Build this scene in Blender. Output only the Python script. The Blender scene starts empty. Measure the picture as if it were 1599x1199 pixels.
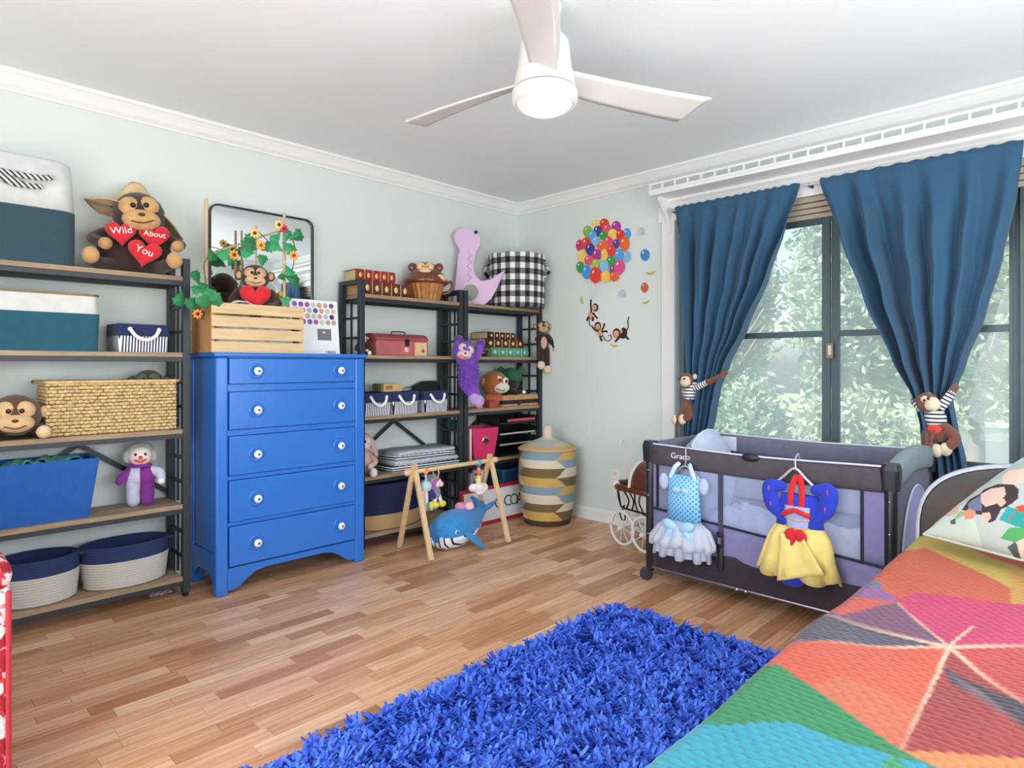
import bpy, bmesh, math, random
import numpy as np
from mathutils import Vector, Matrix, Euler, noise

scene = bpy.context.scene
COL = scene.collection
random.seed(7)

# ---------------------------------------------------------------- camera
ANG = math.radians(44.3)
FWD = (math.cos(ANG), math.sin(ANG)); RGT = (math.sin(ANG), -math.cos(ANG))
FPX = 985.0; HORIZON = 570.0
CAM = (-3.700, -3.545, 1.125)
cam_data = bpy.data.cameras.new('camera'); cam_data.sensor_width = 36.0
cam_data.lens = FPX / 1599 * 36.0
cam_data.shift_y = (HORIZON - 599.5) / 1599
cam_data.clip_start = 0.02; cam_data.clip_end = 200
cam = bpy.data.objects.new('camera', cam_data); COL.objects.link(cam)
cam.location = CAM; cam.rotation_euler = (math.pi/2, 0, ANG - math.pi/2)
scene.camera = cam

# ---------------------------------------------------------------- world, sun, daylight, exposure
world = bpy.data.worlds.new('world'); scene.world = world; world.use_nodes = True
wn = world.node_tree; bg = wn.nodes['Background']
sky = wn.nodes.new('ShaderNodeTexSky'); sky.sky_type = 'NISHITA'; sky.sun_disc = False
sky.sun_elevation = math.radians(52); sky.sun_rotation = math.radians(-60); sky.air_density = 1.0; sky.dust_density = 3.0
wn.links.new(sky.outputs[0], bg.inputs[0]); bg.inputs[1].default_value = 0.45

def light(name, kind, loc, rot, energy, color=(1, 1, 1), **kw):
    d = bpy.data.lights.new(name, kind); d.energy = energy; d.color = color
    for k, v in kw.items(): setattr(d, k, v)
    o = bpy.data.objects.new(name, d); COL.objects.link(o); o.location = loc; o.rotation_euler = rot
    return o
# sun high over the house, from the side away from the window
light('sun', 'SUN', (-6, 6, 9), (math.radians(-28), math.radians(-34), 0), 9.0, (1, .96, .9), angle=.01)
# daylight in the big window, plus fill lamps added in invented openings behind camera
portal = light('window_daylight', 'AREA', (.30, -2.7, 1.35), (0, math.radians(90), 0), 1, (.86, .93, 1), shape='RECTANGLE', size=1.7, size_y=2.8)
portal.data.cycles.is_portal = True
light('rear_fill_lamp', 'AREA', (-2.2, -4.52, 1.30), (math.radians(122), 0, 0), 60, (.96, .985, 1), shape='RECTANGLE', size=2.6, size_y=1.6)
light('side_fill_lamp', 'AREA', (-4.82, -2.6, 1.20), (0, math.radians(-120), 0), 48, (.97, .985, 1), shape='RECTANGLE', size=2.0, size_y=1.8)
scene.view_settings.view_transform = 'Standard'
scene.view_settings.look = 'None'
scene.view_settings.gamma = 1.0
scene.view_settings.use_curve_mapping = False
scene.view_settings.exposure = 0.55
scene.cycles.max_bounces = 10; scene.cycles.diffuse_bounces = 6; scene.cycles.transparent_max_bounces = 16

# ---------------------------------------------------------------- pixel -> point on a plane
def _ray(u, v):
    a = (u - 799.5) / FPX
    return (FWD[0] + a*RGT[0], FWD[1] + a*RGT[1], -(v - HORIZON) / FPX)
def _on(ax, u, v, val):
    r = _ray(u, v); t = (val - CAM[ax]) / r[ax]
    return Vector((CAM[0] + t*r[0], CAM[1] + t*r[1], CAM[2] + t*r[2]))
def onX(u, v, c=0.0): return _on(0, u, v, c)
def onY(u, v, c=0.0): return _on(1, u, v, c)
def onZ(u, v, c=0.0): return _on(2, u, v, c)

# ---------------------------------------------------------------- materials
def lin(h):
    h = h.lstrip('#'); o = []
    for i in (0, 2, 4):
        c = int(h[i:i+2], 16) / 255
        o.append(c/12.92 if c <= .04045 else ((c + .055)/1.055)**2.4)
    return (*o, 1.0)
_mats = {}
def nodes_of(name):
    m = bpy.data.materials.new(name); m.use_nodes = True
    return m, m.node_tree, m.node_tree.nodes['Principled BSDF']
def add_bump(nt, p, scale, strength, dist=.003, coord='Object', stretch=None, detail=3):
    tc = nt.nodes.new('ShaderNodeTexCoord'); src = tc.outputs[coord]
    if stretch:
        mp = nt.nodes.new('ShaderNodeMapping'); mp.inputs['Scale'].default_value = stretch
        nt.links.new(src, mp.inputs[0]); src = mp.outputs[0]
    n = nt.nodes.new('ShaderNodeTexNoise'); n.inputs['Scale'].default_value = scale; n.inputs['Detail'].default_value = detail
    nt.links.new(src, n.inputs['Vector'])
    b = nt.nodes.new('ShaderNodeBump'); b.inputs['Strength'].default_value = strength; b.inputs['Distance'].default_value = dist
    nt.links.new(n.outputs[0], b.inputs['Height']); nt.links.new(b.outputs[0], p.inputs['Normal'])
    return n
def M(hexc, rough=.6, metal=0, bump=None, var=0, sheen=0, coat=0, emit=0, alpha=1, trans=0, stretch=None, vscale=6):
    key = (hexc, rough, metal, bump, var, sheen, coat, emit, alpha, trans, stretch, vscale)
    if key in _mats: return _mats[key]
    m, nt, p = nodes_of('paint_' + hexc.strip('#'))
    c = lin(hexc)
    p.inputs['Base Color'].default_value = c; p.inputs['Roughness'].default_value = rough
    p.inputs['Metallic'].default_value = metal
    if sheen: p.inputs['Sheen Weight'].default_value = sheen
    if coat: p.inputs['Coat Weight'].default_value = coat; p.inputs['Coat Roughness'].default_value = .08
    if emit: p.inputs['Emission Color'].default_value = c; p.inputs['Emission Strength'].default_value = emit
    if alpha < 1: p.inputs['Alpha'].default_value = alpha
    if trans: p.inputs['Transmission Weight'].default_value = trans
    if bump: add_bump(nt, p, bump[0], bump[1], stretch=stretch)
    if var:
        tc = nt.nodes.new('ShaderNodeTexCoord'); n = nt.nodes.new('ShaderNodeTexNoise')
        n.inputs['Scale'].default_value = vscale; n.inputs['Detail'].default_value = 4
        if stretch:
            mp = nt.nodes.new('ShaderNodeMapping'); mp.inputs['Scale'].default_value = stretch
            nt.links.new(tc.outputs['Object'], mp.inputs[0]); nt.links.new(mp.outputs[0], n.inputs['Vector'])
        else: nt.links.new(tc.outputs['Object'], n.inputs['Vector'])
        r = nt.nodes.new('ShaderNodeValToRGB')
        r.color_ramp.elements[0].position = .3; r.color_ramp.elements[1].position = .7
        r.color_ramp.elements[0].color = tuple(x*(1-var) for x in c[:3]) + (1,)
        r.color_ramp.elements[1].color = tuple(min(1, x*(1+var)) for x in c[:3]) + (1,)
        nt.links.new(n.outputs[0], r.inputs[0]); nt.links.new(r.outputs[0], p.inputs['Base Color'])
    _mats[key] = m
    return m
def plushmat(h): return M(h, .95, bump=(420, .7), var=.13, sheen=.25, vscale=30)
def fabric(h, var=.06): return M(h, .9, bump=(500, .35), var=var, sheen=.1, vscale=25)
def wood(h, var=.22, axis='x', rough=.55):
    s = {'x': (1.2, 14, 14), 'y': (14, 1.2, 14), 'z': (14, 14, 1.2)}[axis]
    return M(h, rough, bump=(5, .12), var=var, stretch=s, vscale=4)
def gloss(h, rough=.25, coat=.4): return M(h, rough, coat=coat)
def metal(h, rough=.35): return M(h, rough, metal=1)
def vcol(name, rough=.85, bump=None, sheen=0, coat=0):
    key = ('vcol', name)
    if key in _mats: return _mats[key]
    m, nt, p = nodes_of(name)
    a = nt.nodes.new('ShaderNodeVertexColor'); a.layer_name = 'Col'
    nt.links.new(a.outputs[0], p.inputs['Base Color']); p.inputs['Roughness'].default_value = rough
    if sheen: p.inputs['Sheen Weight'].default_value = sheen
    if coat: p.inputs['Coat Weight'].default_value = coat
    if bump: add_bump(nt, p, bump[0], bump[1])
    _mats[key] = m
    return m
def math_node(nt, op, a, b=None):
    n = nt.nodes.new('ShaderNodeMath'); n.operation = op
    for i, x in enumerate((a, b)):
        if x is None: continue
        if isinstance(x, (int, float)): n.inputs[i].default_value = x
        else: nt.links.new(x, n.inputs[i])
    return n.outputs[0]
def stripes(name, c1, c2, coef, period, duty=.5, rough=.9, bump=True, attr=False):
    """hard stripes across a direction (coef . object coordinates), or along the stored attribute t"""
    key = ('str', name, c1, c2, coef, period, duty)
    if key in _mats: return _mats[key]
    m, nt, p = nodes_of(name)
    if attr:
        a = nt.nodes.new('ShaderNodeAttribute'); a.attribute_name = 't'; d = a.outputs['Fac']
    else:
        tc = nt.nodes.new('ShaderNodeTexCoord'); dt = nt.nodes.new('ShaderNodeVectorMath'); dt.operation = 'DOT_PRODUCT'
        nt.links.new(tc.outputs['Object'], dt.inputs[0]); dt.inputs[1].default_value = coef; d = dt.outputs['Value']
    fr = math_node(nt, 'FRACT', math_node(nt, 'DIVIDE', d, period))
    lt = math_node(nt, 'LESS_THAN', fr, duty)
    mx = nt.nodes.new('ShaderNodeMix'); mx.data_type = 'RGBA'
    nt.links.new(lt, mx.inputs[0]); mx.inputs[6].default_value = lin(c2); mx.inputs[7].default_value = lin(c1)
    nt.links.new(mx.outputs[2], p.inputs['Base Color']); p.inputs['Roughness'].default_value = rough
    if bump: add_bump(nt, p, 400, .3)
    _mats[key] = m
    return m

# ---------------------------------------------------------------- mesh building
class MB:
    def __init__(s): s.v = []; s.f = []; s.c = []; s.t = []
    def add(s, vs, fs, col=None, t=None):
        o = len(s.v); s.v += [tuple(p) for p in vs]; s.f += [tuple(i + o for i in q) for q in fs]
        if col is not None: s.c += (list(col) if isinstance(col, list) else [col]*len(fs))
        if t is not None: s.t += list(t)
        elif s.t: s.t += [0]*len(vs)
        return s
    def box(s, a, b, m=None, col=None):
        x0, y0, z0 = a; x1, y1, z1 = b
        vs = [(x0,y0,z0),(x1,y0,z0),(x1,y1,z0),(x0,y1,z0),(x0,y0,z1),(x1,y0,z1),(x1,y1,z1),(x0,y1,z1)]
        if m is not None: vs = [m @ Vector(p) for p in vs]
        return s.add(vs, [(3,2,1,0),(4,5,6,7),(0,1,5,4),(1,2,6,5),(2,3,7,6),(3,0,4,7)], col)
    def bar(s, p, q, w, d=None, up=(0,0,1)):
        """square bar from p to q"""
        p = Vector(p); q = Vector(q); d = d or w; z = (q-p); L = z.length; z.normalize()
        u = Vector(up)
        if abs(z.dot(u)) > .98: u = Vector((0,1,0))
        x = z.cross(u).normalized(); y = z.cross(x)
        m = Matrix(((x.x,y.x,z.x,p.x),(x.y,y.y,z.y,p.y),(x.z,y.z,z.z,p.z),(0,0,0,1)))
        return s.box((-w/2,-d/2,0),(w/2,d/2,L), m)
    def rings(s, R, cap0=True, cap1=True, closed=True, cols=None):
        n = len(R[0]); vs = [p for r in R for p in r]; fs = []; cc = []
        for i in range(len(R)-1):
            for j in range(n if closed else n-1):
                k = (j+1) % n; fs.append((i*n+j, i*n+k, (i+1)*n+k, (i+1)*n+j))
                if cols: cc.append(cols(i, j))
        if cap0: fs.append(tuple(reversed(range(n)))); cc.append(cols(0, 0) if cols else None)
        if cap1: fs.append(tuple((len(R)-1)*n + j for j in range(n))); cc.append(cols(len(R)-2, 0) if cols else None)
        return s.add(vs, fs, cc if cols else None)
    def lathe(s, prof, n=32, c=(0,0,0), sx=1, sy=1, m=None, cap0=True, cap1=True, cols=None):
        R = []
        for r, z in prof:
            ring = [Vector((c[0]+r*sx*math.cos(2*math.pi*j/n), c[1]+r*sy*math.sin(2*math.pi*j/n), c[2]+z)) for j in range(n)]
            if m is not None: ring = [m @ p for p in ring]
            R.append(ring)
        return s.rings(R, cap0, cap1, cols=cols)
    def ell(s, c, r, rot=None, n=16, k=10):
        if isinstance(r, (int, float)): r = (r, r, r)
        mt = Euler(rot).to_matrix() if rot else Matrix.Identity(3); c = Vector(c); R = []
        for i in range(k+1):
            a = -math.pi/2 + math.pi*(i*.98+.01*k)/k if 0 < i < k else (-math.pi/2*.985 if i == 0 else math.pi/2*.985)
            R.append([c + mt @ Vector((r[0]*math.cos(a)*math.cos(2*math.pi*j/n), r[1]*math.cos(a)*math.sin(2*math.pi*j/n), r[2]*math.sin(a))) for j in range(n)])
        return s.rings(R)
    def chain(s, pts, rad, n=10, steps=5, caps=True, flat=1.0, flat_dir=None):
        """smooth tapered tube with rounded ends; keeps the length along it in attribute t"""
        P = [Vector(p) for p in pts]
        if isinstance(rad, (int, float)): rad = [rad]*len(P)
        Q = []; rr = []
        for i in range(len(P)-1):
            p0 = P[i-1] if i else P[0]*2-P[1]; p1 = P[i]; p2 = P[i+1]; p3 = P[i+2] if i+2 < len(P) else P[-1]*2-P[-2]
            for k in range(steps):
                t = k/steps
                Q.append(.5*((2*p1)+(p2-p0)*t+(2*p0-5*p1+4*p2-p3)*t*t+(3*p1-p0-3*p2+p3)*t**3))
                h = t*t*(3-2*t); rr.append(rad[i]*(1-h)+rad[i+1]*h)
        Q.append(P[-1]); rr.append(rad[-1])
        if caps:
            d0 = (Q[0]-Q[1]).normalized(); d1 = (Q[-1]-Q[-2]).normalized(); r0, r1 = rr[0], rr[-1]
            A = [(Q[0]+d0*r0*math.sin(a), r0*math.cos(a)) for a in (1.5, 1.05, .52)]
            B = [(Q[-1]+d1*r1*math.sin(a), r1*math.cos(a)) for a in (.52, 1.05, 1.5)]
            Q = [a[0] for a in A]+Q+[b[0] for b in B]; rr = [a[1] for a in A]+rr+[b[1] for b in B]
        R = []; prev = None; T = []; acc = 0
        for i, q in enumerate(Q):
            d = (Q[min(i+1, len(Q)-1)]-Q[max(i-1, 0)]).normalized()
            if prev is None:
                u = Vector(flat_dir) if flat_dir else (Vector((0,0,1)) if abs(d.z) < .9 else Vector((1,0,0)))
                x = (u - d*u.dot(d)).normalized()
            else: x = (prev - d*prev.dot(d)).normalized()
            prev = x; y = d.cross(x)
            R.append([q + rr[i]*(flat*math.cos(2*math.pi*j/n)*x + math.sin(2*math.pi*j/n)*y) for j in range(n)])
            if i: acc += (Q[i]-Q[i-1]).length
            T += [acc]*n
        had = len(s.v)
        if not s.t and had: s.t = [0]*had
        s.rings(R)
        s.t = s.t[:had] + T
        return s
    def grid(s, fn, nu, nv, closed=False, col=None):
        vs = [fn(i/nu, j/nv) for i in range(nu+1) for j in range(nv+1)]; fs = []; cc = []
        for i in range(nu):
            for j in range(nv):
                fs.append((i*(nv+1)+j, (i+1)*(nv+1)+j, (i+1)*(nv+1)+j+1, i*(nv+1)+j+1))
                if col: cc.append(col((i+.5)/nu, (j+.5)/nv))
        return s.add(vs, fs, cc if col else None)
    def prism(s, outline, off, m=None):
        """closed outline (3-D points, one plane) pushed along off"""
        off = Vector(off); A = [Vector(p) for p in outline]; B = [p+off for p in A]
        return s.rings([A, B])
def mesh_of(name, mb, mat, smooth=False, off=None):
    me = bpy.data.meshes.new(name)
    vs = mb.v if off is None else [(p[0]-off[0], p[1]-off[1], p[2]-off[2]) for p in mb.v]
    me.from_pydata(vs, [], mb.f)
    if smooth: me.polygons.foreach_set('use_smooth', [True]*len(me.polygons))
    if mb.c:
        ca = me.color_attributes.new('Col', 'FLOAT_COLOR', 'CORNER'); arr = []
        for poly in me.polygons: arr += list(mb.c[poly.index])*poly.loop_total
        ca.data.foreach_set('color', arr)
    if mb.t and len(mb.t) == len(mb.v):
        at = me.attributes.new('t', 'FLOAT', 'POINT'); at.data.foreach_set('value', mb.t)
    me.materials.append(mat)
    bm = bmesh.new(); bm.from_mesh(me); bmesh.ops.recalc_face_normals(bm, faces=bm.faces); bm.to_mesh(me); bm.free()
    me.update()
    return me
def part(name, mb, mat, parent=None, smooth=False, bevel=0, sub=0, solid=0, world=False, kind=None, label=None):
    off = None
    if world and parent is not None:
        q = parent
        off = Vector((0,0,0))
        while q is not None: off += q.location; q = q.parent
    me = mesh_of(name, mb, mat, smooth, off)
    o = bpy.data.objects.new(name, me); COL.objects.link(o)
    if parent is not None: o.parent = parent
    if solid:
        md = o.modifiers.new('thickness', 'SOLIDIFY'); md.thickness = solid; md.offset = 0
    if bevel:
        md = o.modifiers.new('bevel', 'BEVEL'); md.width = bevel; md.segments = 2; md.limit_method = 'ANGLE'
    if sub:
        md = o.modifiers.new('smooth', 'SUBSURF'); md.levels = sub; md.render_levels = sub
    if kind: o['kind'] = kind
    if label: o['label'] = label
    return o
def tag(o, label, cat, group=None, kind=None):
    o['label'] = label; o['category'] = cat
    if group: o['group'] = group
    if kind: o['kind'] = kind
    return o
def thing(name, label, cat, loc=(0,0,0), rot=0, group=None, kind=None):
    o = bpy.data.objects.new(name, None); COL.objects.link(o); o.empty_display_size = .05
    o.location = loc; o.rotation_euler = rot if isinstance(rot, (tuple, list)) else (0, 0, rot)
    return tag(o, label, cat, group, kind)
def struct(name, mb, mat, parent=None, bevel=0, smooth=False, label=None):
    o = part(name, mb, mat, parent, smooth=smooth, bevel=bevel)
    if parent is None: o['kind'] = 'structure'
    if label: o['label'] = label
    return o
def share(name, me, parent, loc=(0,0,0), rot=(0,0,0), scale=(1,1,1)):
    o = bpy.data.objects.new(name, me); COL.objects.link(o); o.parent = parent
    o.location = loc; o.rotation_euler = rot; o.scale = scale
    return o
def copy_thing(root, loc, rot=None, label=None):
    r = root.copy(); COL.objects.link(r); r.location = loc
    if rot is not None: r.rotation_euler = (0, 0, rot)
    if label: r['label'] = label
    for ch in list(root.children):
        c = ch.copy(); COL.objects.link(c); c.parent = r
        for g in list(ch.children):
            d = g.copy(); COL.objects.link(d); d.parent = c
    return r
def text_part(name, txt, size, mat, parent, loc, rot, extrude=.0006, sx=1.0, font_shear=0):
    cu = bpy.data.curves.new(name, 'FONT'); cu.body = txt; cu.size = size; cu.extrude = extrude
    cu.align_x = 'CENTER'; cu.align_y = 'CENTER'; cu.resolution_u = 3; cu.shear = font_shear
    o = bpy.data.objects.new(name, cu); COL.objects.link(o)
    bpy.context.view_layer.update()
    me = bpy.data.meshes.new_from_object(o.evaluated_get(bpy.context.evaluated_depsgraph_get()))
    bpy.data.objects.remove(o); bpy.data.curves.remove(cu)
    me.materials.clear(); me.materials.append(mat)
    q = bpy.data.objects.new(name, me); COL.objects.link(q); q.parent = parent
    q.location = loc; q.rotation_euler = rot; q.scale = (sx, 1, 1)
    return q
def rrect(w, d, r, n=5, cx=0, cy=0, z=0):
    out = []
    for qx, qy, a0 in ((1,1,0),(-1,1,90),(-1,-1,180),(1,-1,270)):
        for k in range(n+1):
            a = math.radians(a0 + 90*k/n)
            out.append(Vector((cx+qx*(w/2-r)+r*math.cos(a), cy+qy*(d/2-r)+r*math.sin(a), z)))
    return out
def egg(n=24): return [(math.cos(2*math.pi*k/n), math.sin(2*math.pi*k/n)) for k in range(n)]
# ================================================================= the room
H = 2.42; XL = -4.70; YR = -4.40
m_wall = M('#d5dedb', .85, bump=(180, .08)); m_ceil = M('#e4ecee', .9, bump=(120, .08)); m_trim = M('#e9ebea', .45)
m_dark = M('#6b4a32', .8)

# ---- floor: strips of laminate laid along X, each its own board where it can be seen
def floor_material():
    m, nt, p = nodes_of('laminate_oak')
    oi = nt.nodes.new('ShaderNodeObjectInfo'); ge = nt.nodes.new('ShaderNodeNewGeometry')
    rnd = math_node(nt, 'FRACT', math_node(nt, 'ADD', oi.outputs['Random'], ge.outputs['Random Per Island']))
    ramp = nt.nodes.new('ShaderNodeValToRGB'); e = ramp.color_ramp.elements
    e[0].position = 0; e[0].color = lin('#b27f58'); e[1].position = 1; e[1].color = lin('#e6c2a0')
    for pos, c in ((.22, '#c8966e'), (.5, '#d5a680'), (.75, '#ddb08c')):
        q = e.new(pos); q.color = lin(c)
    nt.links.new(rnd, ramp.inputs[0])
    cmb = nt.nodes.new('ShaderNodeCombineXYZ'); nt.links.new(math_node(nt, 'MULTIPLY', rnd, 37), cmb.inputs[0]); nt.links.new(math_node(nt, 'MULTIPLY', rnd, 91), cmb.inputs[1])
    va = nt.nodes.new('ShaderNodeVectorMath'); va.operation = 'ADD'
    nt.links.new(ge.outputs['Position'], va.inputs[0]); nt.links.new(cmb.outputs[0], va.inputs[1])
    mp = nt.nodes.new('ShaderNodeMapping'); mp.inputs['Scale'].default_value = (1.6, 26, 1); nt.links.new(va.outputs[0], mp.inputs[0])
    n = nt.nodes.new('ShaderNodeTexNoise'); n.inputs['Scale'].default_value = 2.6; n.inputs['Detail'].default_value = 5; n.inputs['Distortion'].default_value = .6
    nt.links.new(mp.outputs[0], n.inputs['Vector'])
    r2 = nt.nodes.new('ShaderNodeValToRGB'); r2.color_ramp.elements[0].position = .33; r2.color_ramp.elements[1].position = .62
    r2.color_ramp.elements[0].color = (.60, .50, .42, 1); r2.color_ramp.elements[1].color = (1.06, 1.05, 1.04, 1)
    nt.links.new(n.outputs[0], r2.inputs[0])
    mx = nt.nodes.new('ShaderNodeMix'); mx.data_type = 'RGBA'; mx.blend_type = 'MULTIPLY'; mx.inputs[0].default_value = .70
    nt.links.new(ramp.outputs[0], mx.inputs[6]); nt.links.new(r2.outputs[0], mx.inputs[7])
    nt.links.new(mx.outputs[2], p.inputs['Base Color']); p.inputs['Roughness'].default_value = .34
    p.inputs['Specular IOR Level'].default_value = .35
    return m
m_floor = floor_material()
base = MB().box((XL, YR, -.12), (0, 0, -.010))
floor = struct('floor', base, m_dark); floor['label'] = 'warm oak laminate floor of short staggered strips'
SW = .066; random.seed(3)
lens = [.24, .30, .36, .42, .50]
tops = {}
for L in lens:
    b = MB().box((0, 0, -.010), (L-.0012, SW-.0012, 0)); tops[L] = mesh_of('plank', b, m_floor)
boards = []
y = YR
while y < -.005:
    x = XL - random.random()*.4
    while x < 0:
        L = random.choice(lens); boards.append((x, y, L)); x += L
    y += SW
def img(x, y, z=0):
    q = (x-CAM[0], y-CAM[1]); d = q[0]*FWD[0]+q[1]*FWD[1]
    if d < .3: return None
    return 799.5+FPX*(q[0]*RGT[0]+q[1]*RGT[1])/d, HORIZON-FPX*(z-CAM[2])/d, d
vis = []; rest = []
for (x, y, L) in boards:
    ok = False
    if x >= XL and x+L <= 0:
        p = img(x+L/2, y+SW/2)
        if p and -20 < p[0] < 1330 and p[1] < 1225 and not (y > -.42 and x < -.75) and not (y < -2.0 and p[0] > 600 and x > -3.1 and x+L < -1.35 and y > -3.1) and not (y > -3.2 and y < -1.9 and x < -1.36 and x > -3.1) and not (y < -2.95 and x > -3) and not (x > -.8 and y < -1.7):
            ok = True
    (vis if ok else rest).append((x, y, L))
vis.sort(key=lambda b: img(b[0]+b[2]/2, b[1])[2])
rest += vis[300:]; vis = vis[:300]
for x, y, L in vis: share('plank', tops[L], floor, (x, y, 0))
b = MB()
for x, y, L in rest:
    x0, x1 = max(x, XL), min(x+L, 0)
    if x1-x0 > .01 and y < -.001: b.box((x0, y, -.010), (x1-.0012, min(y+SW, 0)-.0012, 0))
part('plank_field', b, m_floor, floor, kind='stuff')

# ---- walls, ceiling
b = MB().box((XL-.15, 0, -.12), (.15, .15, H+.1)); struct('wall_left', b, m_wall)
WY0, WY1, WZ0, WZ1 = -1.43, -3.95, .58, 2.07      # window opening
b = MB()
b.box((0, YR-.15, -.12), (.15, 0, WZ0)); b.box((0, YR-.15, WZ1), (.15, 0, H+.1))
b.box((0, WY0, WZ0), (.15, 0, WZ1)); b.box((0, YR-.15, WZ0), (.15, WY1, WZ1))
struct('wall_right', b, m_wall)
b = MB()
b.box((XL, YR-.15, -.12), (0, YR, .55)); b.box((XL, YR-.15, 2.15), (0, YR, H+.1)); b.box((XL, YR-.15, .55), (-3.5, YR, 2.15)); b.box((-.9, YR-.15, .55), (0, YR, 2.15))
struct('wall_rear', b, m_wall)
b = MB()
b.box((XL-.15, YR-.15, -.12), (XL, -3.6, H+.1)); b.box((XL-.15, -1.6, -.12), (XL, 0, H+.1)); b.box((XL-.15, -3.6, 2.25), (XL, -1.6, H+.1)); b.box((XL-.15, -3.6, -.12), (XL, -1.6, .0))
struct('wall_side', b, m_wall)
b = MB().box((XL-.15, YR-.15, H), (.15, .15, H+.12)); struct('ceiling', b, m_ceil)
# invented window frame and doorway casing around the fill lamps (behind the camera)
b = MB()
for x in (-3.5, -2.2, -.96): b.box((x, YR-.1, .55), (x+.06, YR-.04, 2.15))
for z in (.55, 1.3, 2.09): b.box((-3.5, YR-.1, z), (-.9, YR-.04, z+.06))
struct('added_rear_window', b, m_trim)
b = MB(); b.box((XL, -3.7, 0), (XL+.02, -3.6, 2.33)); b.box((XL, -1.6, 0), (XL+.02, -1.5, 2.33)); b.box((XL, -3.7, 2.25), (XL+.02, -1.5, 2.35))
struct('trim_1', b, m_trim, bevel=.003)

# ---- crown moulding and baseboards
def crown(name, p0, p1, inward, cut0=True):
    prof = [(0, 0), (0, -.084), (.010, -.084), (.014, -.074), (.030, -.060), (.044, -.036), (.056, -.020), (.066, -.014), (.070, 0)]
    p0 = Vector(p0); p1 = Vector(p1); d = (p1-p0).normalized(); inn = Vector(inward); R = []
    for p, sgn in ((p0, 1), (p1, -1)):
        R.append([p + inn*o + d*(o*sgn) + Vector((0, 0, z)) for o, z in prof])
    struct(name, MB().rings(R), m_trim)
crown('trim_2', (XL, 0, H), (0, 0, H), (0, -1, 0)); crown('trim_3', (0, 0, H), (0, YR, H), (-1, 0, 0))
crown('trim_4', (0, YR, H), (XL, YR, H), (0, 1, 0)); crown('trim_5', (XL, YR, H), (XL, 0, H), (1, 0, 0))
def baseb(name, p0, p1, inward):
    prof = [(0, 0), (.016, 0), (.016, .012), (.013, .020), (.013, .070), (.008, .084), (0, .088)]
    p0 = Vector(p0); p1 = Vector(p1); d = (p1-p0).normalized(); inn = Vector(inward); R = []
    for p, sgn in ((p0, 1), (p1, -1)): R.append([p + inn*o + d*(o*sgn) + Vector((0, 0, z)) for o, z in prof])
    struct(name, MB().rings(R), m_trim)
baseb('baseboard_left', (XL, 0, 0), (0, 0, 0), (0, -1, 0)); baseb('baseboard_right', (0, 0, 0), (0, YR, 0), (-1, 0, 0))
baseb('baseboard_rear', (0, YR, 0), (XL, YR, 0), (0, 1, 0))

# ---- window: aluminium sliders in a white casing
m_alu = M('#4a5a60', .45, metal=.3); m_alu2 = M('#6d777c', .5, metal=.2); m_beige = M('#b9ad9a', .6)
win = bpy.data.objects.new('window_1', None); COL.objects.link(win); win['kind'] = 'structure'; win['label'] = 'wide sliding window with dark aluminium frame and insect screens'
b = MB()
b.box((-.018, WY0, WZ0-.06), (0, WY0+.095, WZ1+.09)); b.box((-.018, WY1-.095, WZ0-.06), (0, WY1, WZ1+.09)); b.box((-.018, WY1, WZ1), (0, WY0, WZ1+.09))
part('casing', b, m_trim, win, bevel=.004)
b = MB().box((-.05, WY1-.11, WZ0-.035), (.04, WY0+.11, WZ0)); part('window_sill', b, m_trim, win, bevel=.006)
b = MB()
for z, x in ((2.045, .02), (2.015, .03), (1.985, .04), (1.955, .05)): b.box((x, WY1, z), (.13, WY0, z+.026))
part('head_track', b, m_beige, win, bevel=.003)
b = MB(); b.box((.05, WY0-.03, WZ0), (.12, WY0, 1.955)); b.box((.05, WY1, WZ0), (.12, WY1+.03, 1.955)); b.box((.05, WY1, WZ0), (.12, WY0, WZ0+.03))
part('window_frame', b, m_alu2, win, bevel=.002)
stiles = [-1.46, -2.355, -3.185, -3.92]
m_glass, nt, p_ = nodes_of('window_glass')
mo = nt.nodes['Material Output']; tr = nt.nodes.new('ShaderNodeBsdfTransparent'); gl = nt.nodes.new('ShaderNodeBsdfGlossy'); gl.inputs['Roughness'].default_value = .02
mx = nt.nodes.new('ShaderNodeMixShader'); mx.inputs[0].default_value = .010
nt.links.new(tr.outputs[0], mx.inputs[1]); nt.links.new(gl.outputs[0], mx.inputs[2]); nt.links.new(mx.outputs[0], mo.inputs[0])
m_screen, nt, p_ = nodes_of('insect_screen')
mo = nt.nodes['Material Output']; tr = nt.nodes.new('ShaderNodeBsdfTransparent'); df = nt.nodes.new('ShaderNodeBsdfDiffuse'); df.inputs[0].default_value = lin('#d4dadb')
tl = nt.nodes.new('ShaderNodeBsdfTranslucent'); tl.inputs[0].default_value = lin('#d4dadb'); ad = nt.nodes.new('ShaderNodeMixShader'); ad.inputs[0].default_value = .5
nt.links.new(df.outputs[0], ad.inputs[1]); nt.links.new(tl.outputs[0], ad.inputs[2])
mx = nt.nodes.new('ShaderNodeMixShader'); mx.inputs[0].default_value = .36
nt.links.new(tr.outputs[0], mx.inputs[1]); nt.links.new(ad.outputs[0], mx.inputs[2]); nt.links.new(mx.outputs[0], mo.inputs[0])
for i in range(3):
    ya, yb = stiles[i], stiles[i+1]; x = .06 if i != 1 else .085
    b = MB()
    for yy in (ya, yb+.042): b.box((x, yy-.042, WZ0+.02), (x+.022, yy, 1.96))
    for z, h in ((WZ0+.02, .05), (1.285, .034), (1.92, .035)): b.box((x+.001, yb+.042, z), (x+.021, ya-.042, z+h))
    s = part('sash', b, m_alu, win, bevel=.002)
    for z0, z1 in ((WZ0+.07, 1.285), (1.319, 1.92)):
        b = MB().box((x+.009, yb+.042, z0), (x+.013, ya-.042, z1)); part('pane', b, m_glass, s)
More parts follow.
